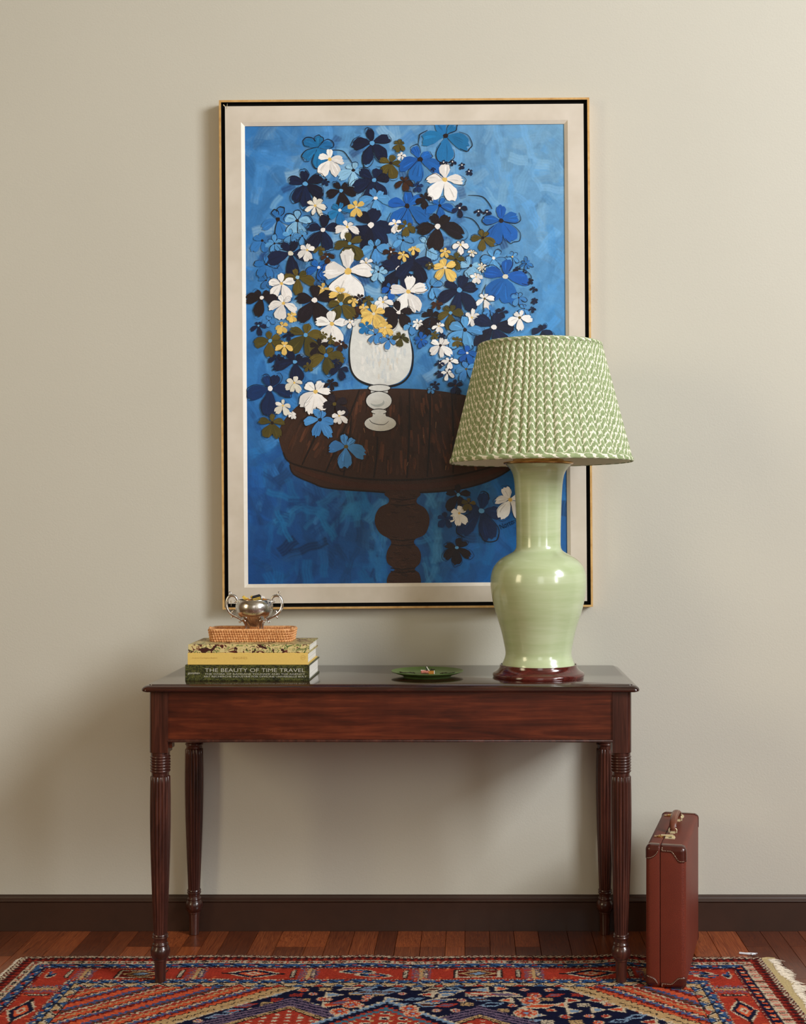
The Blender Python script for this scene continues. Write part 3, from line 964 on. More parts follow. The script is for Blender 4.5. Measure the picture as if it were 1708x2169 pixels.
# ================================================================== framed painting
PF = 3.783                                   # front plane of the gilt edge
CY = 3.797                                   # canvas plane
PSC = FPX / PF
pcx_, pcz_ = wx(860.2, PF), wz(748.8, PF)
ROT = math.radians(0.42)
paint = tag(empty('framed_painting', (pcx_, PF, pcz_)), 'large framed painting of a white vase of flowers on blue, above the table', 'painting')
paint.rotation_euler = (0, -ROT, 0)          # hangs a touch out of true
HW, HH = 785 / 2 / PSC, 1079 / 2 / PSC
DEP = 0.041
def frame4(nm, mat, w0, w1, ya, yb, parent, ya1=None, smooth=0):
    """four mitred rails between insets w0 and w1 from the outer edge; front face ya (outer) to ya1 (inner), back yb"""
    ya1 = ya if ya1 is None else ya1
    A, B = (HW - w0, HH - w0), (HW - w1, HH - w1)
    cor = [(-1, 1), (1, 1), (1, -1), (-1, -1)]
    out = []
    for k in range(4):
        (s0, t0), (s1, t1) = cor[k], cor[(k + 1) % 4]
        o0, o1 = (s0 * A[0], t0 * A[1]), (s1 * A[0], t1 * A[1])
        i0, i1 = (s0 * B[0], t0 * B[1]), (s1 * B[0], t1 * B[1])
        m = MB()
        V = [(o0[0], ya, o0[1]), (o1[0], ya, o1[1]), (i1[0], ya1, i1[1]), (i0[0], ya1, i0[1]),
             (o0[0], yb, o0[1]), (o1[0], yb, o1[1]), (i1[0], yb, i1[1]), (i0[0], yb, i0[1])]
        m.add(V, [(0, 1, 2, 3), (7, 6, 5, 4), (0, 4, 5, 1), (1, 5, 6, 2), (2, 6, 7, 3), (3, 7, 4, 0)])
        out.append(fix_normals(m.build(nm, mat, parent, 0)))
    return out
px = 1 / PSC
gold = frame4('frame_rail', M['gilt'], 0, 4.4 * px, 0.0, DEP, paint)
frame4('rebate_edge', M['black_felt'], 4.4 * px, 4.9 * px, 0.0006, DEP - 0.001, paint)
frame4('recess_lining', M['black_felt'], 4.9 * px, 14 * px, 0.016, DEP - 0.001, paint)
lin_ = frame4('linen_liner', M['linen'], 12.2 * px, 46 * px, 0.004, 0.0155, paint)
frame4('liner_bevel', M['liner_bevel'], 46 * px, 53 * px, 0.004, 0.018, paint, 0.0115)
# canvas: colour laid on as brush strokes
cw, ch = HW - 51.5 * px, HH - 51.5 * px
CYL = CY - PF                                 # canvas plane in local y
rs_ = np.random.RandomState(3)
NXc, NZc = 300, 428
gx = np.linspace(0, 1, NXc)
gz = np.linspace(0, 1, NZc)
U, V_ = np.meshgrid(gx, gz)                   # V_=0 top
def L3(c): return np.array(lin(c))
tl, tr, bl_, br_ = L3((46, 120, 190)), L3((118, 172, 212)), L3((10, 72, 140)), L3((22, 92, 158))
ml, mr, mm_ = L3((40, 118, 192)), L3((62, 142, 208)), L3((92, 158, 214))
def basecol(u, v):
    u = np.asarray(u)[..., None]; v = np.asarray(v)[..., None]
    top = tl * (1 - u) + tr * u
    mid = ml * (1 - u) + mr * u
    bot = bl_ * (1 - u) + br_ * u
    a = np.clip(v / 0.55, 0, 1); b = np.clip((v - 0.55) / 0.25, 0, 1)
    c = top * (1 - a) + mid * a
    c = c * (1 - b) + bot * b
    g = np.exp(-(((u - .38) / .3) ** 2 + ((v - .33) / .28) ** 2)) * 0.55
    return c * (1 - g) + mm_ * g
img = basecol(U, V_)
def stroke(u, v, ang, ln, wd, c, alpha):
    x, z = u * NXc, v * NZc
    R = int(max(ln, wd)) + 2
    x0, x1, z0, z1 = max(0, int(x - R)), min(NXc, int(x + R)), max(0, int(z - R)), min(NZc, int(z + R))
    if x1 <= x0 or z1 <= z0: return
    X, Z = np.meshgrid(np.arange(x0, x1) - x, np.arange(z0, z1) - z)
    a = X * math.cos(ang) + Z * math.sin(ang)
    b = -X * math.sin(ang) + Z * math.cos(ang)
    b = b + 0.6 * np.sin(a * 0.35 + x)
    mk = np.clip((ln / 2 - np.abs(a)) * 0.9, 0, 1) * np.clip((wd / 2 - np.abs(b)) * 1.1, 0, 1)
    mk *= alpha * (0.75 + 0.25 * np.sin(b * 2.3 + u * 40))
    img[z0:z1, x0:x1] = img[z0:z1, x0:x1] * (1 - mk[..., None]) + c * mk[..., None]
for i in range(1700):
    u, v = rs_.rand(), rs_.rand()
    c = basecol(min(1, max(0, u + rs_.randn() * .10)), min(1, max(0, v + rs_.randn() * .10)))
    k = 1 + rs_.randn() * (0.20 if v < .7 else 0.36)
    c = np.clip(c * max(.35, k), 0, 1)
    if v > .7 and rs_.rand() < .14: c = c * .45 + L3((14, 110, 176)) * .6
    if v < .35 and rs_.rand() < .12: c = c * .6 + L3((150, 194, 222)) * .4
    ang = PI / 2 + rs_.randn() * (.5 if v > .6 else .7)
    if rs_.rand() < .25: ang += PI / 2
    stroke(u, v, ang, rs_.uniform(12, 46), rs_.uniform(4, 12), c, rs_.uniform(.35, .9))
def uvpx(x, y): return (x - 516) / 684.0, (y - 262) / 976.0
for i in range(240):
    t, q = rs_.rand() * 2 * PI, math.sqrt(rs_.rand())
    u, v = uvpx(810 + 265 * q * math.cos(t), 545 + 265 * q * math.sin(t))
    c = [L3((126, 184, 228)), L3((96, 164, 220)), L3((70, 140, 208)), L3((24, 60, 120)), L3((150, 196, 230))][rs_.randint(5)]
    stroke(u, v, rs_.rand() * PI, rs_.uniform(8, 26), rs_.uniform(5, 12), c, rs_.uniform(.4, .85))
for i in range(46):
    sd = rs_.choice((-1, 1))
    u, v = uvpx(852 + sd * rs_.uniform(42, 72), rs_.uniform(1050, 1235))
    stroke(u, v, PI / 2 + rs_.randn() * .5, rs_.uniform(12, 30), rs_.uniform(4, 9), [L3((44, 132, 196)), L3((66, 144, 204)), L3((28, 110, 180))][rs_.randint(3)], rs_.uniform(.35, .8))
for i in range(40):
    u, v = uvpx(rs_.uniform(590, 780), rs_.uniform(1035, 1120))
    stroke(u, v, rs_.randn() * .6 + (PI / 2 if rs_.rand() < .6 else 0), rs_.uniform(12, 34), rs_.uniform(5, 10), [L3((22, 116, 182)), L3((40, 130, 192)), L3((4, 60, 124))][rs_.randint(3)], rs_.uniform(.35, .8))
verts = np.zeros((NZc, NXc, 3), dtype=np.float32)
verts[..., 0] = (U - .5) * 2 * cw
verts[..., 1] = CYL
verts[..., 2] = (.5 - V_) * 2 * ch
idx = np.arange(NXc * NZc).reshape(NZc, NXc)
quads = np.stack([idx[:-1, :-1], idx[1:, :-1], idx[1:, 1:], idx[:-1, 1:]], -1).reshape(-1, 4)
def grid_mesh(name, vv, qq, colr, domain):
    me = bpy.data.meshes.new(name)
    me.vertices.add(len(vv)); me.vertices.foreach_set('co', np.ascontiguousarray(vv, dtype=np.float32).ravel())
    me.loops.add(qq.size); me.loops.foreach_set('vertex_index', qq.ravel().astype(np.int32))
    me.polygons.add(len(qq)); me.polygons.foreach_set('loop_start', np.arange(0, qq.size, 4, dtype=np.int32))
    me.polygons.foreach_set('loop_total', np.full(len(qq), 4, dtype=np.int32))
    at = me.attributes.new('col', 'FLOAT_COLOR', domain)
    at.data.foreach_set('color', np.concatenate([colr, np.ones((len(colr), 1))], 1).astype(np.float32).ravel())
    me.update(calc_edges=True); me.validate()
    return me
cme = grid_mesh('canvas', verts.reshape(-1, 3), quads, img.reshape(-1, 3), 'POINT')
cme.materials.append(M['oil_ground'])
canvas = bpy.data.objects.new('canvas', cme)
col.objects.link(canvas)
canvas.parent = paint
m = MB(); m.box(-cw, cw, CYL + .001, CYL + .006, -ch, ch)
m.build('canvas_backing', M['black_felt'], paint, 0)

# thick paint on the canvas, built up in layers
CSC = FPX / CY
c0x, c0z = 860.2, 748.8
cosr, sinr = math.cos(ROT), math.sin(ROT)
def loc(pxx, pyy):
    dx, dz = (pxx - VX) / CSC - pcx_, (EYE - (pyy - VY) / CSC) - pcz_
    # undo the small roll of the frame
    return dx * cosr + dz * sinr, -dx * sinr + dz * cosr
PB = MB()
layer = [0]
def nxt():
    layer[0] += 1
    return CYL - 0.0003 - layer[0] * 3e-6

def poly(pts, c, y=None):
    y = nxt() if y is None else y
    q = []
    for (a, b) in pts:
        lx_, lz_ = loc(a, b)
        lx_ = max(-cw * .999, min(cw * .999, lx_)); lz_ = max(-ch * .999, min(ch * .999, lz_))
        q.append((lx_, y, lz_))
    area2 = sum(q[i][0] * q[(i + 1) % len(q)][2] - q[(i + 1) % len(q)][0] * q[i][2] for i in range(len(q)))
    if area2 < 0: q.reverse()
    PB.add(q, [tuple(range(len(q)))], tuple(c))
def fan(center, pts, c, y=None):
    y = nxt() if y is None else y
    q = [(*loc(*center),)] + [loc(*p) for p in pts]
    V = [(max(-cw * .999, min(cw * .999, a)), y, max(-ch * .999, min(ch * .999, b))) for (a, b) in q]
    n = len(pts)
    PB.add(V, [(0, 1 + (i + 1) % n, 1 + i) for i in range(n)], tuple(c))
def ribbon(path, w0, w1, c, y=None):
    y = nxt() if y is None else y
    P = [Vector((a, b)) for (a, b) in path]
    n = len(P)
    A, B = [], []
    for i in range(n):
        t = (P[min(i + 1, n - 1)] - P[max(i - 1, 0)])
        if t.length < 1e-6: t = Vector((1, 0))
        t.normalize()
        nn = Vector((-t.y, t.x))
        f = i / (n - 1)
        w_ = (w0 + (w1 - w0) * f) * (0.6 + 0.4 * math.sin(PI * f)) / 2
        A.append(P[i] + nn * w_); B.append(P[i] - nn * w_)
    V = []
    for p in A + B:
        a, b = loc(p.x, p.y)
        V.append((max(-cw * .999, min(cw * .999, a)), y, max(-ch * .999, min(ch * .999, b))))
    PB.add(V, [(i, i + 1, n + i + 1, n + i) for i in range(n - 1)], tuple(c))
PAL = {'W': (250, 247, 244), 'C': (226, 222, 204), 'N': (12, 17, 44), 'K': (30, 18, 22), 'D': (6, 50, 106), 'B': (18, 94, 190), 'T': (24, 120, 178), 'S': (30, 108, 180), 'L': (96, 168, 226), 'P': (150, 202, 236),
       'O': (98, 84, 30), 'Y': (238, 200, 110), 'R': (72, 40, 22), 'M': (62, 132, 204), 'G': (62, 62, 26), 'V': (34, 26, 40)}
LP = {k: lin(v) for k, v in PAL.items()}
INK = lin((10, 10, 20))
rf = random.Random(21)
def catmull(pts, k=4):
    v = smooth_path([(a, b, 0) for (a, b) in pts], k)
    return [(p.x, p.y) for p in v]
def flower(cx, cy, r, c, cen=None, line=0.0, n=5):
    """side-on bloom: short petals above, long ones hanging below"""
    base = LP[c]
    alt = LP[{'N': 'D', 'K': 'N', 'B': 'S', 'D': 'N', 'O': 'G', 'W': 'W', 'L': 'M', 'P': 'L', 'T': 'S', 'S': 'M', 'M': 'L', 'Y': 'Y', 'C': 'W', 'R': 'K', 'G': 'O', 'V': 'K'}[c]]
    rot = rf.uniform(-14, 14)
    if n == 5:
        k_ = rf.random()
        if k_ < .45: angs = [(-4, .72, .34), (-74, .92, .30), (74, .92, .30), (-146, 1.08, .33), (150, 1.08, .33)]
        elif k_ < .8: angs = [(-30, .66, .30), (34, .66, .30), (-98, 1.0, .33), (98, 1.0, .33), (178, 1.1, .34)]
        else: angs = [(8, .7, .36), (-62, .85, .3), (62, .9, .3), (-128, 1.05, .3), (132, 1.05, .3), (180, 1.1, .27)]
    elif n == 6: angs = [(-20, .7, .3), (35, .7, .3), (-80, 1, .28), (88, 1, .28), (-150, 1.05, .3), (152, 1.05, .3)]
    else: angs = [(360 * i / n, rf.uniform(.85, 1.05), .24) for i in range(n)]
    later = []
    for (a, ln, wf) in angs:
        a = math.radians(a + rot + rf.uniform(-10, 10))
        L = r * ln * rf.uniform(.9, 1.14)
        W = L * wf * rf.uniform(.86, 1.12)
        dx, dy = math.sin(a), -math.cos(a)
        nx_, ny_ = -dy, dx
        droop = rf.uniform(.08, .30) * L * abs(dx)
        prof = [(0.03, .10), (.14, .26), (.30, .58), (.46, .84), (.62, .99), (.76, 1.0), (.89, .80)]
        k = rf.uniform(.82, 1.1)
        tip = [(.97 + rf.uniform(-.03, .06), .58), (1.0 + rf.uniform(-.08, .06), .34), (1.0 + rf.uniform(-.12, .04), .1), (1.0 + rf.uniform(-.05, .07), -.18), (.98 + rf.uniform(-.10, .05), -.4), (.95 + rf.uniform(-.05, .05), -.62)]
        pts = []
        for (t, w_) in prof: pts.append((t * L, w_ * W))
        for (t, w_) in tip: pts.append((t * L, w_ * W))
        for (t, w_) in reversed(prof): pts.append((t * L, -w_ * W * k))
        jt = r * .022
        pts = [(t + rf.uniform(-jt, jt), w_ + rf.uniform(-jt, jt)) for (t, w_) in pts]
        P2 = [(cx + dx * t + nx_ * w_, cy + dy * t + ny_ * w_ + droop * (t / L) ** 2) for (t, w_) in pts]
        q_ = rf.random() * (.3 if c in 'NK' else .65)
        base2 = tuple(u_ * (1 - q_) + w2 * q_ for u_, w2 in zip(base, alt))
        v = rf.uniform(.82, 1.12)
        cc = tuple(min(1, q * v) for q in base2)
        mid = (cx + dx * L * .55, cy + dy * L * .55 + droop * .3)
        if c != '-': fan(mid, P2, cc)
        if line > 0 and rf.random() < .85:
            s = rf.uniform(1.02, 1.16)
            off = rf.uniform(-.06, .06) * r
            pl = [(cx + dx * t * s + nx_ * (w_ * 1.06 + off), cy + dy * t * s + ny_ * (w_ * 1.06 + off) + droop * (t / L) ** 2) for (t, w_) in pts[::2]]
            a0 = rf.randint(0, 2); b0 = len(pl) - rf.randint(0, 3)
            later.append((1, catmull(pl[a0:b0], 3), line, line * .6, INK))
        if r > 15:
            for _ in range(3 if r > 26 else 1):
                v2 = rf.choice((.72, .85, 1.15, 1.35))
                cc2 = tuple(min(1, q * v2) for q in base2)
                o_ = rf.uniform(-.55, .55)
                t0_ = rf.uniform(.2, .45)
                later.append((0, [(cx + dx * L * t + nx_ * W * o_ * q, cy + dy * L * t + ny_ * W * o_ * q + droop * t * t) for t, q in ((t0_, .5), (t0_ + .18, .8), (t0_ + .32, 1.0), (min(.93, t0_ + .48), 1.0))], r * .03, r * .08, cc2))
    for kind_ in (0, 1):
        for (k2, pth_, wa, wb, cc2) in later:
            if k2 == kind_: ribbon(pth_, wa, wb, cc2)
    if cen:
        rc = max(1.6, r * .13)
        fan((cx, cy), [(cx + rc * rf.uniform(.8, 1.2) * math.cos(q * PI / 4), cy + rc * rf.uniform(.75, 1.1) * math.sin(q * PI / 4)) for q in range(8)], LP[cen])
# --- painted round table and pedestal
brown, brown2, dkb = lin((58, 34, 24)), lin((78, 44, 28)), lin((26, 14, 12))
edge = catmull([(591, 930), (594, 905), (612, 878), (645, 850), (700, 829), (800, 823), (900, 825), (985, 837), (1050, 856), (1092, 885), (1100, 930), (1098, 975), (1062, 1006), (1000, 1030), (930, 1041), (840, 1044), (790, 1041), (696, 1034), (660, 1022), (622, 1004), (612, 978), (598, 955), (591, 930)], 4)
fan((850, 935), edge[:-1], brown)
for i in range(330):
    t, q = rf.random() * 2 * PI, math.sqrt(rf.random())
    x, y = 845 + 240 * q * math.cos(t), 918 + 84 * q * math.sin(t)
    sl = (845 - x) * .10
    ln = rf.uniform(14, 44)
    v = rf.choice((.6, .75, .9, 1.2, 1.5))
    ribbon([(x + sl * .3, y - ln / 2), (x, y), (x - sl * .3 + rf.uniform(-2, 2), min(y + ln / 2, 1006))], rf.uniform(3, 9), rf.uniform(2, 8), tuple(q_ * v for q_ in rf.choice((brown, brown2))))
for (xt, yt, xb, yb) in ((706, 832, 640, 985), (762, 826, 690, 1000), (745, 880, 728, 1008), (868, 826, 862, 1012), (912, 828, 905, 1010), (957, 833, 960, 1003), (800, 925, 792, 1012)):
    ribbon(catmull([(xt, yt), ((xt + xb) / 2 + 2, (yt + yb) / 2), (xb, yb)], 5), 3.4, 4.5, dkb)
ribbon(catmull([(600, 958), (616, 980), (680, 998), (753, 1013), (850, 1017), (930, 1012), (1000, 1000), (1060, 982), (1090, 962)], 5), 4, 4, dkb)
ribbon(catmull([(626, 992), (690, 1014), (760, 1028), (850, 1032), (940, 1026), (1020, 1008), (1080, 985)], 5), 13, 12, lin((66, 34, 22)))
ribbon(edge[40:80], 4, 3, dkb)
for i in range(16):
    x, y = rf.uniform(770, 1000), rf.uniform(890, 1000)
    ribbon([(x, y), (x + rf.uniform(-3, 3), y + rf.uniform(6, 14))], 2.2, 1.2, lin(rf.choice(((120, 78, 48), (150, 110, 78), (104, 58, 34)))))
ped = [(818, 1040), (815, 1048), (824, 1056), (822, 1066), (806, 1074), (796, 1090), (795, 1110), (806, 1130), (826, 1142), (829, 1152), (824, 1160), (819, 1175), (821, 1192), (834, 1203), (836, 1208), (826, 1214), (820, 1228), (821, 1238.5)]
pr = [(888, 1040), (891, 1048), (884, 1056), (884, 1066), (900, 1076), (909, 1092), (909, 1112), (900, 1132), (880, 1142), (878, 1152), (886, 1160), (892, 1174), (890, 1192), (880, 1203), (880, 1208), (888, 1214), (892, 1228), (891, 1238.5)]
ped, pr = catmull(ped, 4), catmull(pr, 4)
y = nxt()
for i in range(len(ped) - 1):
    poly([ped[i], pr[i], pr[i + 1], ped[i + 1]], brown, y)
for i in range(90):
    k = rf.randint(0, len(ped) - 2)
    a, b = ped[k], pr[k]
    t = rf.uniform(.12, .88)
    x = a[0] + (b[0] - a[0]) * t
    yy = a[1] + rf.uniform(0, 10)
    v = rf.choice((.5, .7, 1.3, 1.6))
    ribbon([(x - rf.uniform(3, 10), yy), (x, yy + 2), (x + rf.uniform(3, 10), yy)], rf.uniform(2, 5), 2, tuple(q * v for q in brown))
for yy in (1056, 1068, 1142, 1153, 1203, 1210):
    ribbon([(828, yy), (853, yy + 3), (880, yy)], 3, 3, dkb)
# --- white goblet vase
vw = lin((228, 231, 229))
body = catmull([(751, 676), (747, 700), (742, 738), (744, 775), (753, 796), (772, 809), (806, 817), (838, 813), (858, 800), (869, 782), (873, 755), (870, 728), (864, 700), (862, 676)], 5)
ribbon(catmull([(750, 690), (741, 738), (743, 778), (755, 800), (776, 813), (808, 820), (842, 815), (862, 802), (873, 780), (875, 745), (866, 712)], 5), 5, 4, INK)
fan((806, 750), body, vw)
for i in range(90):
    t, q = rf.random() * 2 * PI, rf.random()
    x, yy = 807 + 52 * q * math.cos(t), 750 + 54 * q * math.sin(t)
    v = lin(rf.choice(((236, 238, 235), (220, 225, 226), (226, 223, 214), (240, 240, 237), (214, 222, 226))))
    ribbon([(x, yy - rf.uniform(4, 12)), (x + rf.uniform(-2, 2), yy), (x, yy + rf.uniform(4, 12))], rf.uniform(3, 9), rf.uniform(2, 7), v)
def blob(cx, cy, rx, ry, c): fan((cx, cy), [(cx + rx * math.cos(q * PI / 12), cy + ry * math.sin(q * PI / 12)) for q in range(24)], c)
for (x0, x1, y0, y1) in ((786, 822, 816, 832), (790, 817, 866, 888)):
    poly([(x0, y0), (x1, y0), (x1, y1), (x0, y1)], vw)
for (cx, cy, rx, ry) in ((804, 822, 23, 6.5), (803, 849, 27, 19), (803, 872, 16, 5)):
    blob(cx, cy, rx + 1.6, ry + 1.6, INK); blob(cx, cy, rx, ry, vw)
blob(806, 897, 34.5, 17.5, INK); blob(806, 897, 33.5, 16.2, vw)
blob(804, 884, 15, 9, vw)
blob(800, 853, 15, 9, lin((186, 194, 194))); blob(797, 849, 15, 8, vw)
ribbon(catmull([(783, 889), (788, 895), (800, 899), (815, 899), (824, 892)], 4), 1.6, 1.2, INK)
# --- stems
for pts in ([(674, 313), (688, 322), (698, 332)], [(699, 318), (726, 320), (740, 336), (746, 345)], [(770, 320), (770, 345), (774, 372)], [(992, 414), (1020, 416), (1034, 428), (1043, 443)], [(982, 459), (1000, 464), (1012, 476), (1019, 490)],
            [(640, 470), (650, 520), (690, 600), (750, 670)], [(1027, 640), (1040, 660), (1042, 680)], [(600, 760), (612, 742), (640, 735)]):
    ribbon(catmull(pts, 5), 1.3, 2.2, INK)
# --- blooms: x, y, radius, colour, centre, outline, petals
FL = '''674 313 38 T - 2|699 338 31 W Y 0|789 303 40 N L 1.5|846 306 14 O - 1|851 330 10 W K 0|828 346 28 O K 1|749 361 30 P K 1.2|647 390 41 N L 1.5|691 385 9 N - 0|723 404 34 K L 1.2|
856 384 18 R K .8|668 436 24 C Y 1.4 7|720 446 28 T W 0|589 465 38 S K 2.4|630 468 31 P K 2|616 499 17 L K 1.2 6|641 500 19 L K 1|556 510 24 S K 0|582 516 19 L K 1.2 7|565 560 24 S K 1.3 6|564 594 16 S K 1 6|
890 338 45 B K 1.5|945 288 46 T K 2.2|940 344 8 N W 0|959 343 8 N W 0|979 350 8 N W 0|994 363 8 N W 0|918 358 6 N - 0|793 382 40 N L 1.2|796 420 32 L W .8|863 437 46 B K 1.6|
886 394 11 D K .8|943 381 43 W Y 1.4|899 420 19 K - .6|932 436 29 B K 1|974 441 17 N W 0|1014 448 9 N W 0|1032 449 9 N W 0|1062 468 41 B K 1.8|854 509 22 L K 1.2|907 517 31 P K 1.6|1023 504 27 O K 1.2|976 519 18 W Y 1.2|
1000 535 10 C Y 1 6|1046 547 29 L W 1.6|1086 544 15 L Y 1.3|998 563 27 P K 1.6|966 550 21 O K .8|1021 566 11 C Y 1 7|1115 559 13 S K 1.2 7|1069 561 8 N - 0|1096 569 8 N - 0|1110 578 8 N - 0|1123 594 8 N - 0|1131 612 8 N - 0|1133 636 8 N - 0|1128 654 8 N - 0|
1071 586 48 B C 1.8|786 477 52 N W 0|685 487 40 N W 1.6|616 537 46 N C .8|736 481 24 W Y 1|755 439 20 Y C 0|838 474 17 W Y .6|861 479 19 O L .6|928 480 49 K W 1|795 524 29 L K 1.6|741 516 32 O L 1|829 534 16 R W .5|651 530 20 W Y .5|677 528 11 O - 0|694 544 15 R L 1|
676 567 27 B W 1.2|845 570 50 N W .6|877 552 40 N - 0|877 528 12 Y C 0|854 540 13 Y C .5|943 533 12 Y C .5|911 561 10 O C .5|776 557 15 W Y .8|802 576 21 P K 1.6 6|1009 587 13 W Y 1.2 6|738 575 62 W Y 1.6|
631 588 34 O P .8|597 601 29 W Y .6|684 611 15 Y C .3|555 631 33 K W .6|667 636 47 K W .5|601 643 29 W Y .5|915 608 25 L K 1.4|973 615 46 N L 1|828 612 21 B K .8|865 618 42 W Y 1.8|763 632 15 K - .5|753 656 16 R - .5|780 635 13 O - .5|
1027 633 20 W O 1|1099 631 17 M K 1.4 6|1111 654 13 M K 1.2|1038 659 13 M K 1.1 7|1065 660 14 N - .5|943 567 27 Y C .6|721 622 23 Y C .5|723 644 33 O L .8|618 669 12 Y C 0|598 691 14 Y C 0|548 690 17 N L 0|570 679 13 M K 1|812 640 21 W Y .8 6|
913 671 24 K - 1|926 644 13 R - .4|845 662 34 K W .6|871 690 15 L K .8|955 663 29 O L 1|1000 673 19 W Y .6 7|1046 693 48 N W .8|1101 673 25 W O .4|749 637 11 Y - .4|771 652 11 Y C .4|792 665 29 Y C .4|776 692 15 T L .8|816 694 19 Y C .6|795 709 17 M K 1|824 719 17 M K 1|849 715 19 G K .6|
703 686 36 W Y 1|742 683 12 W Y .8|573 722 34 O L .8|648 710 38 O L .8|612 709 11 N - 0|603 733 18 Y C .3|703 718 11 O - .5|686 709 9 O - 0|723 729 15 R W 0|675 733 21 K - .5|691 753 36 O M 1|587 758 17 N - 0|625 767 36 N L .8|653 776 12 O - 0|585 777 9 N - 0|720 781 21 N - .5|715 766 11 N - .5|
886 685 12 W O .5 7|930 691 13 W Y .8 6|901 696 15 K - .5|985 699 36 L K 1.6|893 720 15 B O .8 7|922 709 10 O - 0|937 711 8 N - 0|933 732 25 W K 1|969 722 13 O - .5|990 748 22 B W .8|953 765 17 W K 1.4|932 769 11 N W .6|988 782 23 M O 1.6|948 790 15 W K 1.2|930 791 10 N - 0|965 817 18 N R .4|923 815 11 N - .4|914 824 9 M K 1|1149 700 21 N - .8|
573 823 46 D W 1.6|624 811 19 C Y .8|669 830 38 W Y 1|701 812 15 K - .3|600 859 19 C Y .4|709 856 30 V O 0|620 878 9 W - 0|678 889 33 M K 1.4 6|719 881 17 W Y 0|577 896 29 O K .5|733 946 38 M O 1.2|
971 1048 31 K L 0|1020 1082 50 D L 2.4|973 1087 21 W Y 0|993 1066 15 O K .6|1081 1058 37 W Y .8|968 1160 29 K L 1|944 1098 17 D - .6'''
LB = layer[0]
done = []
for it in FL.replace('\n', '').split('|'):
    q = it.split()
    fx, fy, fr_ = float(q[0]), float(q[1]), float(q[2])
    layer[0] = max([LB] + [t for (a, b, r, t) in done if math.hypot(a - fx, b - fy) < 1.05 * (r + fr_)])
    flower(float(q[0]), float(q[1]), float(q[2]), q[3], None if q[4] == '-' else q[4], float(q[5]), int(q[6]) if len(q) > 6 else 5)
    done.append((fx, fy, fr_, layer[0]))
layer[0] = max(t for (_, _, _, t) in done)
print('paint coats', layer[0])
def face_room(f):            # every dab faces the room
    P = [PB.v[i] for i in f]
    ar = sum(P[i][0] * P[(i + 1) % len(P)][2] - P[(i + 1) % len(P)][0] * P[i][2] for i in range(len(P)))
    return f if ar > 0 else tuple(reversed(f))
PB.f = [face_room(f) for f in PB.f]
tag(PB.build('paint_layer', M['oil_paint'], canvas, 0), kind='stuff')
# signature, partly hidden behind the lamp
y = nxt()
sa = loc(1062, 1122)
Ms = Matrix.Translation((sa[0], y - 0.0003, sa[1])) @ Matrix.Rotation(-math.radians(24), 4, 'Y') @ Matrix.Rotation(PI / 2, 4, 'X')
text_mesh('signature', 'Norton', 0.024, M['black_felt'], canvas, Ms, 0.00005, 36 / CSC, 1.0, offset=-0.0002)
# bent nail at the top left corner of the liner
for (P, r_) in (([(-HW + 9 * px, 0.003, HH - 9 * px), (-HW + 12 * px, 0.003, HH - 12 * px)], .0014), ([(-HW + 17 * px, 0.006, HH - 6 * px), (-HW + 16.6 * px, 0.0025, HH - 17 * px)], .0006), ([(-HW + 17.4 * px, 0.006, -HH + 7 * px), (-HW + 18 * px, 0.0025, -HH + 19 * px)], .0006)):
    m = MB()
    m.tube(P, r_, 8)
    m.build('panel_pin', M['pale_brass'], paint, 0)

# ================================================================== rug
RX0, RX1, RYB, RYF = -1.250, 0.802, 3.572, 2.30
K_ = 0.003
nx, ny = int((RX1 - RX0) / K_), int((RYB - RYF) / K_)
rg = np.random.RandomState(8)
xs = RX0 + (np.arange(nx) + .5) * K_
ys = RYB - (np.arange(ny) + .5) * K_
X, Y = np.meshgrid(xs, ys)
RC = {k: np.array(lin(v)) for k, v in dict(red=(172, 56, 40), dred=(106, 24, 20), orange=(214, 92, 56), cream=(208, 190, 164), tan=(196, 160, 112), blue=(52, 88, 136), lblue=(128, 154, 182), navy=(14, 18, 48), black=(34, 24, 28),
                                           brown=(92, 56, 44), purple=(112, 92, 116), teal=(66, 112, 132), pink=(206, 130, 112)).items()}
A = np.zeros((ny, nx, 3)); A[:] = RC['navy']
def put(mask, c): A[mask] = RC[c]
dt, dl, dr, db = RYB - Y, X - RX0, RX1 - X, Y - RYF
d = np.minimum(np.minimum(dt, db), np.minimum(dl, dr))
horiz = np.minimum(dt, db) <= np.minimum(dl, dr)
s = np.where(horiz, X + 5.0, Y * 1.0 + 3.0)
def tri(v, p): return np.abs(((v / p) % 1.0) - .5) * 2
fr = lambda v, p: (v / p) % 1.0
B = lambda a, b: (d >= a) & (d < b)
k = B(0, .015); put(k, 'dred'); put(k & (fr(s + d * 1.4, .016) < .5), 'cream'); put(k & (fr(s + d * 1.4, .016) > .82), 'black')
k = B(.015, .038); put(k, 'dred'); put(k & (fr(s, .021) < .42) & (d < .028), 'black'); put(k & (fr(s + .01, .021) < .3) & (d >= .028), 'red')
k = B(.038, .066); put(k, 'cream'); u = tri(s, .042); v = np.abs(d - .052) / .012
put(k & (u * .75 + v < .62), 'black'); alt = (np.floor(s / .042) % 2) == 0
put(k & (u * .75 + v < .45) & alt, 'red'); put(k & (u * .75 + v < .45) & ~alt, 'navy'); put(k & (u * .75 + v < .18), 'tan')
put(k & (u > .86) & (v < .7), 'red'); put(k & ((d < .041) | (d > .0635)), 'brown')
k = B(.066, .094); put(k, 'blue'); zz = np.abs(d - .080 + (tri(s, .07) - .5) * .02)
put(k & (zz < .004), 'navy'); put(k & (fr(s, .035) < .16) & (np.abs(d - .082) < .004), 'cream'); put(k & (fr(s + .017, .07) < .2) & (np.abs(d - .076) < .005), 'red'); put(k & (d > .091), 'navy')
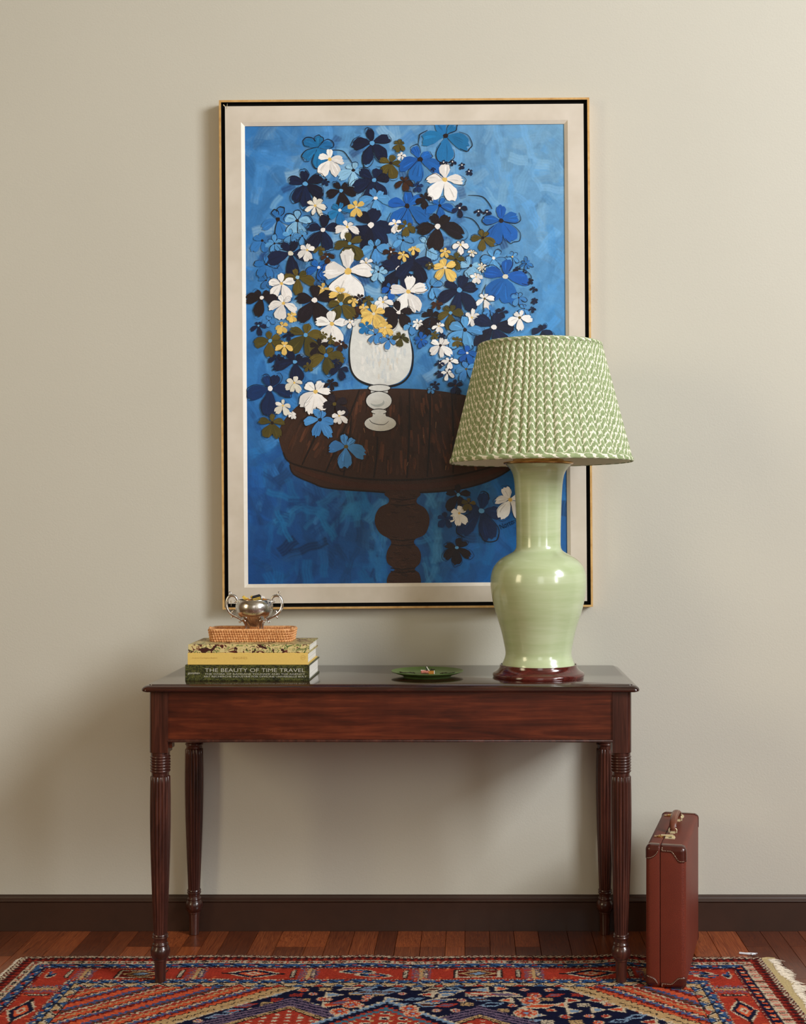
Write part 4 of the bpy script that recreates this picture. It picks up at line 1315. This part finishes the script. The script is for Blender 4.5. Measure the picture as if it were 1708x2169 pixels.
for (a, b) in ((.094, .101), (.182, .189)):
    k = B(a, b); put(k, 'dred'); put(k & (fr(s, .0092) < .42) & (d > a + .0015) & (d < b - .001), 'cream')
k = B(.101, .182); put(k, 'red')
t0 = s - np.where(horiz, 5.0 - .735, 3 + 3.02)
dm = d - .1415
PER = .30
ph = ((t0 / PER) % 1.0 - .5) * PER
cell = np.floor(t0 / PER).astype(int) % 3
# stepped diamond
c0 = k & (cell == 0)
q = np.abs(np.round(ph / .006) * .006) * .45 + np.abs(dm)
put(c0 & (q < .036), 'cream'); put(c0 & (q < .031), 'navy'); put(c0 & (q < .019), 'orange'); put(c0 & (q < .011), 'cream'); put(c0 & (q < .006), 'red')
put(c0 & (np.abs(dm) < .0045) & (np.abs(ph) < .085) & (q > .03), 'black')
# slanted leaf pairs
c1 = k & (cell == 1)
for (ox, oy, sg) in ((-.022, -.012, 1), (.022, .014, 1)):
    a = (ph - ox) * .93 + (dm - oy) * 1.6 * sg; b = (dm - oy) - (ph - ox) * .22
    e = (a / .058) ** 2 + (b / .017) ** 2
    put(c1 & (e < 1), 'cream'); put(c1 & (e < .66), 'navy'); put(c1 & (e < .30), 'blue'); put(c1 & (e < .1), 'orange')
# framed lozenge panel
c2 = k & (cell == 2)
bxm = (np.abs(ph) < .066) & (np.abs(dm) < .034)
put(c2 & bxm, 'black'); put(c2 & (np.abs(ph) < .060) & (np.abs(dm) < .029), 'cream')
e = np.abs(ph) / .056 + np.abs(dm) / .028
put(c2 & (np.abs(ph) < .053) & (np.abs(dm) < .024), 'dred'); put(c2 & (e < .95), 'tan'); put(c2 & (e < .72), 'brown'); put(c2 & (e < .4), 'lblue')
# bars and comb trees between the big motifs
for o in (-.138, .108):
    kk = k & (np.abs(ph - o) < .0075) & (np.abs(dm) < .034); put(kk, 'black')
    put(k & (np.abs(ph - o) < .0035) & (np.abs(dm) < .03) & (fr(d, .009) < .55), 'cream')
kk = k & (np.abs(np.abs(ph) - .15) < .026) & (np.abs(dm) < .036)
tree = np.abs(np.abs(ph) - .15)
put(k & (tree < .026) & (fr(dm + .04 + tree * .5, .011) < .5), 'purple'); put(k & (tree < .0045), 'tan'); put(k & (tree < .016) & (fr(dm + .04 - tree * .6, .016) < .2), 'tan')
put(k & (fr(ph + np.floor(dm / .012) * .05, .047) < .09) & (np.abs(dm) > .022), 'orange')
k = B(.189, .214); put(k, 'blue'); put(k & (fr(s, .03) < .22) & (np.abs(d - .2015) < .005), 'cream'); put(k & (np.abs(d - .2015 + (tri(s, .06) - .5) * .018) < .003), 'navy'); put(k & (fr(s + .015, .06) < .18) & (d < .199), 'red'); put(k & (d > .211), 'black')
k = B(.214, .240); put(k, 'cream'); zz = (d - .2145) / .0245 - tri(s, .052)
put(k & (np.abs(zz) < .13), 'black'); put(k & (zz > .25) & (fr(s + .013, .104) < .5), 'red'); put(k & (zz > .25) & (fr(s + .013, .104) >= .5), 'blue'); put(k & (zz < -.35), 'tan'); put(k & (d > .2375), 'black')
# right hand end: navy outer band with squares
k = (dr < .066) & (dr >= .038) & ~horiz; put(k, 'cream'); put(k & (fr(s, .022) < .45) & (np.abs(d - .052) < .009), 'pink'); put(k & (fr(s + .008, .044) < .16), 'brown')
k = (dr < .094) & (dr >= .066) & ~horiz; put(k, 'navy'); put(k & (fr(s, .026) < .42) & (np.abs(d - .08) < .008), 'orange'); put(k & (fr(s + .006, .052) < .12) & (np.abs(d - .08) < .004), 'cream')
# field
fld = d >= .240
H0 = RYB - .252
front = np.minimum(dt, db + .0)                       # mirrored towards the far end of the rug
dep_ = np.minimum(dt, db) - .252
XLb, XRb = -.452 - dep_ * 1.10, .236 + dep_ * 1.02
def spandrel(mask, qd, sd):
    qz = qd + (tri(sd, .026) - .5) * .009
    seq = [('tan', .020), ('black', .0035), ('tan', .020), ('black', .004), ('orange', .012), ('dred', .010), ('blue', .012), ('cream', .006), ('black', .006), ('orange', .014), ('tan', .008), ('red', .012), ('cream', .006), ('black', .005), ('brown', .010), ('blue', .012), ('orange', .010)]
    tot = sum(w_ for _, w_ in seq[4:])
    put(mask, 'red')
    acc = 0
    for i, (c, w_) in enumerate(seq[:4]):
        put(mask & (qz >= acc) & (qz < acc + w_), c); acc += w_
    q2 = (qz - acc) % tot
    a2 = 0
    for (c, w_) in seq[4:]:
        put(mask & (qz >= acc) & (q2 >= a2) & (q2 < a2 + w_), c); a2 += w_
    dash = (fr(sd, .02) < .3) & (qz > acc)
    A[mask & dash] = A[mask & dash] * .55 + RC['red'] * .45
    put(mask & (qd < .012) & (tri(sd, .03) > qd / .012), 'cream')
spandrel(fld & (X < XLb), (XLb - X) * .70, (X - dep_))
spandrel(fld & (X > XRb), (X - XRb) * .70, (X + dep_))
nav = fld & (X >= XLb) & (X <= XRb)
def para(cx, cy, w_, h_, sl, c1_, c2_, c3_=None):
    a = np.abs((X - cx) - (Y - cy) * sl); b = np.abs(Y - cy + (X - cx) * 0.0)
    put(nav & (a < w_) & (b < h_), c1_); put(nav & (a < w_ - .007) & (b < h_ - .006), c2_)
    if c3_: put(nav & (a < w_ - .018) & (b < h_ - .012), c3_)
def ros(cx, cy, r, c1_='orange'):
    q = np.hypot((X - cx), (Y - cy) * 1.05) / r; an = np.arctan2(Y - cy, X - cx)
    put(nav & (q < 1), 'cream'); put(nav & (q < .88), c1_); put(nav & (q < .8) & (np.cos(an * 8) > .3), 'cream'); put(nav & (q < .5), 'red'); put(nav & (q < .25), 'lblue')
def fish(cx, cy, w_, sg, c):
    a = (X - cx) * sg; b = np.abs(Y - cy)
    put(nav & (np.abs(a) < w_) & (b < .012 * (1 - a / w_ * .8)), 'cream'); put(nav & (np.abs(a) < w_ - .008) & (b < .007 * (1 - a / w_ * .8)), c)
rr2 = random.Random(77)
spots = []
gy_ = H0 - .004
ri = 0
while gy_ > RYF + .26:
    gx_ = -1.1 + (ri % 2) * .028
    while gx_ < .75:
        spots.append((gx_ + rr2.uniform(-.01, .01), gy_ + rr2.uniform(-.006, .006)))
        gx_ += .056
    gy_ -= .036
    ri += 1
for (xx, yy) in spots:
    rnd = rr2.random()
    if rnd < .28: ros(xx, yy, rr2.uniform(.010, .015), rr2.choice(('orange', 'red', 'pink')))
    elif rnd < .55: fish(xx, yy, rr2.uniform(.016, .024), rr2.choice((-1, 1)), rr2.choice(('red', 'lblue', 'orange')))
    elif rnd < .75: para(xx, yy, rr2.uniform(.016, .024), rr2.uniform(.009, .014), rr2.choice((1, -1, .8)), rr2.choice(('red', 'cream', 'lblue')), rr2.choice(('brown', 'purple', 'red', 'navy')))
    else:
        kk = nav & (np.abs(X - xx) < .016) & (np.abs(Y - yy) < .012); put(kk & (fr(Y, .009) < .5), rr2.choice(('red', 'cream', 'tan')))
def feather(ax, ay, sl, mir=1):
    dd = (ay - Y) * mir; w_ = dd / sl
    kk = nav & (dd > 0) & (dd < .30) & (np.abs(X - ax) < w_)
    put(kk & (dd - np.abs(X - ax) * sl < .085), 'navy')
    put(kk & (dd - np.abs(X - ax) * sl < .085) & (fr(Y * mir + np.abs(X - ax) * .55, .016) < .6), 'purple')
    kk2 = kk & (dd - np.abs(X - ax) * sl >= .06)
    e_ = dd - np.abs(X - ax) * sl - .06
    put(kk2, 'red'); put(kk2 & (e_ < .016), 'tan'); put(kk2 & (e_ < .010) & (e_ > .006), 'black'); put(kk2 & (e_ >= .016) & (e_ < .022), 'black')
    put(kk2 & (e_ > .03) & (fr(X - ax, .03) < .4) & (fr(Y, .02) < .5), 'cream')
for (ax, ay) in ((-.452, 3.262), (.018, 3.205)):
    feather(ax, ay, .82); feather(ax, RYB + RYF - ay, .82, -1)
def steps(ax, ay):
    dd = ay - Y; st = np.floor(dd / .012) * .012
    kk = nav & (dd > 0) & (dd < .26) & (np.abs(X - ax) < st * 1.15 + .012)
    e_ = st * 1.15 + .012 - np.abs(X - ax)
    put(kk, 'navy'); put(kk & (e_ < .024), 'lblue'); put(kk & (e_ < .007), 'cream'); put(kk & (e_ > .05), 'red'); put(kk & (e_ > .062), 'teal'); put(kk & (e_ > .080), 'red'); put(kk & (e_ > .092) & (fr(X - ax + .012, .044) < .55) & (fr(dd, .036) < .55), 'cream'); put(kk & (e_ > .092) & (fr(X - ax + .007, .044) < .32) & (fr(dd - .004, .036) < .33), 'navy'); put(kk & (e_ > .092) & (fr(X - ax - .012, .044) < .2) & (fr(dd - .02, .036) < .3), 'tan')
steps(-.212, 3.238)
for (cx, cy, w_, h_, sl, a, b, c) in ((-.245, 3.295, .048, .014, 1.4, 'lblue', 'brown', 'lblue'), (-.06, 3.297, .03, .012, 1.4, 'cream', 'blue', None), (-.09, 3.235, .03, .016, 1.5, 'cream', 'blue', 'orange'), (.078, 3.278, .032, .014, -1.3, 'cream', 'purple', None),
                                     (.165, 3.20, .036, .016, 1.3, 'cream', 'orange', None), (-.32, 3.225, .03, .015, 1.2, 'red', 'purple', None), (.02, 3.285, .03, .012, -1.0, 'red', 'cream', None)):
    para(cx, cy, w_, h_, sl, a, b, c)
for (cx, cy, r) in ((-.30, 3.21, .024), (-.325, 3.165, .024), (-.155, 3.185, .024), (-.145, 3.15, .022), (.13, 3.155, .030), (.145, 3.235, .026), (-.375, 3.247, .016), (-.265, 3.262, .014), (.16, 3.27, .016)):
    ros(cx, cy, r, 'orange')
for (sy_, sx_) in ((0, 1), (1, 0)):          # knots wander by one now and then, as worn pile does
    mk = rg.rand(ny, nx) < .22
    A = np.where(mk[..., None], np.roll(A, (sy_, sx_), (0, 1)), A)
A = A * .86 + .14 * (np.roll(A, 1, 1) + np.roll(A, -1, 1)) / 2
A *= (1 + rg.randn(ny, nx, 1) * .12)
A *= (1 + rg.randn(ny, 1, 1) * .05)
A = np.clip(A, 0, 1)
rug = tag(empty('oriental_rug', ((RX0 + RX1) / 2, (RYB + RYF) / 2, 0)), 'worn red and navy oriental rug with geometric borders and fringed ends', 'rug')
RO = np.array([(RX0 + RX1) / 2, (RYB + RYF) / 2, 0])
gxv = RX0 + np.arange(nx + 1) * K_
gyv = RYB - np.arange(ny + 1) * K_
GX, GY = np.meshgrid(gxv, gyv)
def rug_z(x, y):
    z = 0.0052 + 0 * x
    return z
def rug_y(x, y):          # edge wanders a little
    f = np.clip((y - 3.2) / .37, 0, 1)
    return y + f * (.004 * np.sin(x * 7.0) + .003 * np.sin(x * 17 + 1) - .010 * np.clip((x - .45) / .35, 0, 1) + .017 * np.exp(-((x - .415) / .05) ** 2) + .010 * np.exp(-((x + .28) / .07) ** 2))
def rug_x(x, y):
    f = np.clip((3.57 - y) / .5, 0, 1)
    return x + np.where(x > 0, f * .02 * np.clip(x / .8, 0, 1), -f * .012 * np.clip(-x / 1.25, 0, 1))
knots = rg.rand(ny + 1, nx + 1) * .0012
RV = np.stack([rug_x(GX, GY) - RO[0], rug_y(GX, GY) - RO[1], rug_z(GX, GY) + knots], -1)
ii = np.arange((nx + 1) * (ny + 1)).reshape(ny + 1, nx + 1)
RQ = np.stack([ii[:-1, :-1], ii[1:, :-1], ii[1:, 1:], ii[:-1, 1:]], -1).reshape(-1, 4)
# skirts down to the floor all round
rim = np.concatenate([ii[0, :], ii[1:, -1], ii[-1, -2::-1], ii[-2:0:-1, 0]])
low = RV.reshape(-1, 3)[rim].copy(); low[:, 2] = 0.0002
base_n = (nx + 1) * (ny + 1)
li = base_n + np.arange(len(rim))
SQ = np.stack([rim, np.roll(rim, -1), np.roll(li, -1), li], -1)
RVV = np.concatenate([RV.reshape(-1, 3), low])
RCOL = np.concatenate([A.reshape(-1, 3), np.tile(RC['dred'], (len(SQ), 1))])
rme = grid_mesh('wool_pile', RVV, np.concatenate([RQ, SQ]), RCOL, 'FACE')
rme.materials.append(M['wool'])
o = bpy.data.objects.new('wool_pile', rme)
col.objects.link(o); o.parent = rug
# flat-woven end strip and cotton fringe on the right, short worn fringe on the left
def rpt(x, y, z): return (float(rug_x(np.float64(x), np.float64(y))) - RO[0], float(rug_y(np.float64(x), np.float64(y))) - RO[1], z)
m = MB()
yy = np.arange(RYF, RYB - .002, .02)
rowsv = []
for q in list(yy) + [RYB - .002]:
    ox = .004 * math.sin(q * 21) + .003 * math.sin(q * 47)
    x0, x1 = rpt(RX1 + .0005, q, 0), rpt(RX1 + .036 + ox, q, 0)
    rowsv.append([(x0[0], x0[1], .0002), (x1[0], x1[1], .0002), (x1[0], x1[1], .0028), (x0[0], x0[1], .0036)])
m.rings(rowsv)
fix_normals(m.build('flatwoven_end', M['kilim'], rug, 40))
m = MB()
cur = rpt(RX1 + .003, RYB - .006, .0033); cur2 = rpt(RX1 + .040, RYB - .006, .0033)
m.tube(smooth_path([cur, ((cur[0] + cur2[0]) / 2, cur[1] + .004, .0036), cur2], 5), .0026, 8)
m.build('rolled_selvedge', M['kilim'], rug, 50)
rf2 = random.Random(9)
m = MB()
for i in range(1500):
    q = rf2.uniform(RYF, RYB - .012)
    ox = .004 * math.sin(q * 21) + .003 * math.sin(q * 47)
    L = rf2.uniform(.015, .032) * (1 + .35 * math.sin(q * 55))
    p0 = rpt(RX1 + .026 + ox + rf2.uniform(-.006, .004), q, 0)
    dy = rf2.uniform(-.008, .014)
    z0 = rf2.uniform(.0022, .0046)
    P = [(p0[0], p0[1], z0), (p0[0] + L * .5, p0[1] + dy * .4, z0 + .0008), (p0[0] + L, p0[1] + dy, max(.0006, z0 - .003))]
    m.tube(P, [.0009, .0008, .0004], 3, caps=False)
tag(m.build('fringe', M['fringe'], rug, 60), kind='stuff')
m = MB()
for i in range(700):
    q = rf2.uniform(RYF, RYB - .004)
    L = rf2.uniform(.006, .018)
    p0 = rpt(RX0 + .002, q, 0)
    P = [(p0[0], p0[1], .0045), (p0[0] - L * .5, p0[1] + rf2.uniform(-.004, .004), .004), (p0[0] - L, p0[1] + rf2.uniform(-.006, .006), .0008)]
    m.tube(P, [.0009, .0008, .0004], 3, caps=False)
tag(m.build('fringe', M['fringe'], rug, 60), kind='stuff')
# stray wool ends along the back edge
m = MB()
for i in range(900):
    xx = rf2.uniform(RX0, RX1)
    L = rf2.uniform(.002, .007)
    p0 = rpt(xx, RYB, 0)
    zz0 = float(rug_z(np.float64(xx), np.float64(RYB)))
    m.tube([(p0[0], p0[1] - .001, zz0), (p0[0] + rf2.uniform(-.003, .003), p0[1] + L, max(.0008, zz0 * .5))], [.0008, .0004], 3, caps=False)
tag(m.build('edge_tufts', flat('faded_wool', (150, 84, 70), .95, 0, .1, .4, 120), rug, 60), kind='stuff')

# scrap of white plastic tie on the floor behind the rug corner
m = MB()
zt0 = .0024
pp = [wx(1571, 3.575), 3.603]
m.tube(smooth_path([(pp[0], pp[1], zt0 + .001), (pp[0] + .018, pp[1] - .006, zt0 + .001), (pp[0] + .034, pp[1] - .012, zt0 + .001), (pp[0] + .041, pp[1] - .016, zt0 + .003), (pp[0] + .037, pp[1] - .024, zt0 + .0065), (pp[0] + .028, pp[1] - .028, zt0 + .0065)], 5), [.0032] * 8 + [.0022] * 18, 8)
m.tube(smooth_path([(pp[0] + .015, pp[1] + .006, .0012), (pp[0] + .032, pp[1] + .007, .0012), (pp[0] + .052, pp[1] + .003, .0014)], 5), .0012, 6)
tag(m.build('plastic_tie', M['plastic'], None, 50), 'scrap of white plastic tie lying beside the rug corner', 'tie')

# ================================================================== suitcase
SZ = 0.0070
a_ = math.radians(-14.6)
case = tag(empty('suitcase', (0.4518, 3.331, SZ), a_), 'brown fibre suitcase with dark leather corners standing on the rug', 'suitcase')
W_, L_, H_ = 0.1035, 0.412, 0.368
SEAM = 0.0375
def rbox(x0, x1, y0, y1, z0, z1, rx0, rx1, ry, rz_, n=4):
    """box with all edges rounded; rx0/rx1 = radius used at the low/high x sides"""
    import bmesh
    r = ry
    m = MB()
    xs_ = [x0, x0 + rx0 * .3, x0 + rx0, x1 - rx1, x1 - rx1 * .3, x1]
    rs2 = []
    def ins(x):
        if x < x0 + rx0: t = (x0 + rx0 - x) / rx0; return rx0 * (1 - math.sqrt(max(0, 1 - t * t)))
        if x > x1 - rx1: t = (x - x1 + rx1) / rx1; return rx1 * (1 - math.sqrt(max(0, 1 - t * t)))
        return 0
    samp = [x0 + rx0 * (1 - math.cos(PI / 2 * i / n)) for i in range(n + 1)] + [x1 - rx1 * (1 - math.sin(PI / 2 * i / n)) for i in range(n + 1)]
    for x in samp:
        q = ins(x)
        lp = rrect(y0 + q, y1 - q, z0 + q, z1 - q, 0, max(r - q, .0008), 6)
        rs2.append([(x, p[0], p[1]) for p in lp])
    m.rings(rs2)
    return m
RS = 0.013
lidm = rbox(0, SEAM - .0008, 0, L_, 0, H_, RS, .0012, RS, RS)
fix_normals(lidm.build('lid', M['fibre'], case, 40))
bodm = rbox(SEAM + .0008, W_, 0, L_, 0, H_, .0012, RS, RS, RS)
fix_normals(bodm.build('case_body', M['fibre'], case, 40))
m = MB(); m.rings([[(x, p[0], p[1]) for p in rrect(.002, L_ - .002, .002, H_ - .002, 0, RS)] for x in (SEAM - .0007, SEAM + .0007)])  # dark strip painting the shadow in the gap between lid and body
fix_normals(m.build('seam_shadow_gap', M['seam'], case, 0))
# edge stitching ridge down the front right corner
m = MB()
for i in range(44):
    z = .042 + i * (H_ - .085) / 43
    m.tube([(W_ - .0075, -.0004 + .0022, z), (W_ - .0048, .0026, z + .0022)], .0006, 4)
tag(m.build('edge_stitching', M['fibre'], case, 0), kind='stuff')
# leather corner caps: shells hugging the rounded corners
def surf(x, y, z, off):
    """project a point of the outer box on to the rounded surface, pushed out by off"""
    cx = min(max(x, RS), W_ - RS); cy = min(max(y, RS), L_ - RS); cz = min(max(z, RS), H_ - RS)
    v = Vector((x - cx, y - cy, z - cz))
    if v.length < 1e-9: return Vector((x, y, z))
    n_ = v.normalized()
    return Vector((cx, cy, cz)) + n_ * (RS + off)
def cap(lidside, back, bottom):
    xa, xb = (0.0, SEAM - .0025) if lidside else (SEAM + .0028, W_)
    def limit(x):           # how far the cap reaches down the end face at this x
        if lidside:
            t = min(1, max(0, x / (SEAM - .0025)))
            R = .036 if not bottom else .031
            return R * math.sqrt(max(0, 1 - t ** 2.2)) + (.0 if t < 1 else 0)
        t = (x - xa) / (xb - xa)
        lo, hi = (.0145, .040) if not bottom else (.0145, .032)
        q = min(1, max(0, (t - .38) / .40))
        return lo + (hi - lo) * (q * q * (3 - 2 * q))
    off = .0014
    m = MB()
    st = MB()
    NXs, NS = 30, 22
    cols = []
    TOPB, SIDE = .024, .014
    for i in range(NXs + 1):
        x = xa + (xb - xa) * i / NXs
        lim = max(limit(x), .0012)
        # path: from the top band, over the edge, down the end face
        path = []
        for j in range(NS + 1):
            t = j / NS
            tot = TOPB + lim
            dd = t * tot
            yv, zv = (TOPB - dd, 0.0) if dd < TOPB else (0.0, dd - TOPB)
            path.append((yv, zv))
        c_ = []
        for (yv, zv) in path:
            y = L_ - yv if back else yv
            z = zv if bottom else H_ - zv
            c_.append(tuple(surf(x, y, z, off)))
        cols.append(c_)
    m.rings(cols, False, False, False)
    # side wing
    xs_side = 0.0 if lidside else W_
    lim = limit(xs_side)
    cols = []
    for i in range(9):
        yv = SIDE * i / 8
        c_ = []
        for j in range(13):
            zv = (lim - .002) * j / 12
            y = L_ - yv if back else yv
            z = zv if bottom else H_ - zv
            c_.append(tuple(surf(xs_side, y, z, off)))
        cols.append(c_)
    m.rings(cols, False, False, False)
    c_ob = m.build('corner_cap', M['cap_leather'], case, 60)
    fix_normals(c_ob)
    sm = c_ob.modifiers.new('thickness', 'SOLIDIFY'); sm.thickness = .0012; sm.offset = -1
    # stitches just inside the edge
    def sp(x, zv, yv=0.0):
        y = L_ - yv if back else yv
        z = zv if bottom else H_ - zv
        return surf(x, y, z, off + .0002)
    line = []
    for i in range(61):
        x = xa + .0025 + (xb - xa - .004) * i / 60
        line.append((x, max(limit(x) - .0028, .002)))
    pts = [sp(x, zv) for (x, zv) in line]
    if not lidside:
        pts = [sp(xa + .0025, q) for q in np.linspace(.0015, line[0][1], 8)][:-1] + pts
    else:
        pts = pts[:-2]
    acc, on = 0.0, True
    for i in range(len(pts) - 1):
        if (int(acc / .0021)) % 2 == 0 and (pts[i + 1] - pts[i]).length > 1e-6:
            st.tube([pts[i], pts[i + 1]], .00055, 4)
        acc += (pts[i + 1] - pts[i]).length
    row = [sp(x, 0, .0205) for x in np.linspace(xa + .003, xb - .012 if not lidside else xb - .002, 40)] if not bottom else []
    for i in range(0, len(row) - 1, 2): st.tube([row[i], row[i + 1]], .00045, 4)
    tag(st.build('stitching', M['thread'], c_ob, 0), kind='stuff')
for ls in (True, False):
    for bk in (False, True):
        for bt in (False, True): cap(ls, bk, bt)
# handle
hc, hh, hx_ = .222, .073, .0555
m = MB()
path = smooth_path([(hx_, hc - hh, H_ + .006), (hx_, hc - hh + .002, H_ + .016), (hx_, hc - hh + .014, H_ + .027), (hx_, hc - .035, H_ + .034), (hx_, hc, H_ + .0355), (hx_, hc + .035, H_ + .034), (hx_, hc + hh - .014, H_ + .027), (hx_, hc + hh - .002, H_ + .016), (hx_, hc + hh, H_ + .006)], 6)
rs2 = []
n_ = len(path)
for i, p in enumerate(path):
    t = (path[min(i + 1, n_ - 1)] - path[max(i - 1, 0)]).normalized()
    nr = Vector((1, 0, 0)).cross(t).normalized()
    if nr.z < 0 and abs(t.y) > .5: nr = -nr
    f = min(1, min(i, n_ - 1 - i) / 10)
    wv, hv = .0062 + .0042 * f, .0030 + .0022 * f
    rs2.append([tuple(p + Vector((1, 0, 0)) * (wv * math.copysign(abs(math.cos(q)) ** .8, math.cos(q))) + nr * (hv * math.sin(q))) for q in (2 * PI * j / 16 for j in range(16))])
m.rings(rs2)
hnd = fix_normals(m.build('handle', M['handle_leather'], case, 50))
for sg in (-1, 1):
    m = MB()
    m.tube([p + Vector((sg * (.0078), 0, .0012)) for p in path[5:-5]], .0021, 8)
    m.build('handle_welt', M['cap_leather'], hnd, 60)
m = MB()
for sg in (-1, 1):
    P2 = path[6:-6]
    for i in range(0, len(P2) - 1):
        a, b = P2[i] + Vector((sg * .0055, 0, .0046)), P2[i + 1] + Vector((sg * .0055, 0, .0046))
        m.tube([a, a + (b - a) * .5], .0004, 4)
tag(m.build('stitching', M['thread'], hnd, 0), kind='stuff')
for sg in (-1, 1):
    yh = hc + sg * hh
    m = MB()
    lp = [(hx_ - .010, yh, H_ + .001), (hx_ - .0105, yh, H_ + .010), (hx_ - .008, yh, H_ + .0125), (hx_ + .008, yh, H_ + .0125), (hx_ + .0105, yh, H_ + .010), (hx_ + .010, yh, H_ + .001)]
    m.tube(lp, .0017, 8)
    m.build('handle_loop', M['pale_brass'], case, 60)
    m = MB()
    m.box(hx_ - .007, hx_ + .007, yh - .008, yh + .008, H_ - .0005, H_ + .0016)
    m.box(hx_ - .006, hx_ + .006, yh - .003, yh + .003, H_ + .0016, H_ + .006)
    m.build('loop_plate', M['pale_brass'], case, 0)
# two latches bridging the seam
for yl in (.092, .345):
    e2 = MB()
    e2.box(SEAM + .004, SEAM + .030, yl - .011, yl + .009, H_ - .0005, H_ + .0018)
    pl_ = e2.build('latch_plate', M['pale_brass'], case, 0)
    q = MB(); q.box(SEAM + .013, SEAM + .021, yl - .006, yl - .001, H_ + .0018, H_ + .0023)
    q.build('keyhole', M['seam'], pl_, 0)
    q = MB()
    for (dx, dy) in ((.006, -.009), (.028, -.009), (.028, .007)):
        q.lathe([(H_ + .0018, .001), (H_ + .0026, .0008), (H_ + .0028, .0002)], 8, SEAM + dx, yl + dy)
    q.build('rivet', M['pale_brass'], pl_, 0)
    q = MB()
    q.tube([(SEAM - .008, yl + .010, H_ + .0035), (SEAM + .004, yl + .010, H_ + .004), (SEAM + .024, yl + .009, H_ + .0045)], [.0026, .0024, .0032], 10)
    q.box(SEAM + .02, SEAM + .028, yl + .004, yl + .014, H_ + .001, H_ + .004)
    q.build('hasp', M['pale_brass'], pl_, 40)
    q = MB()
    q.box(SEAM - .026, SEAM - .012, yl - .0015, yl + .015, H_ - .0005, H_ + .0016)
    q.lathe([(H_ - .0004, .0095), (H_ + .0022, .0095), (H_ + .003, .008), (H_ + .003, .0055), (H_ + .0016, .005)], 20, SEAM - .011, yl + .008)
    fix_normals(q.build('catch_plate', M['brass'], case, 30))
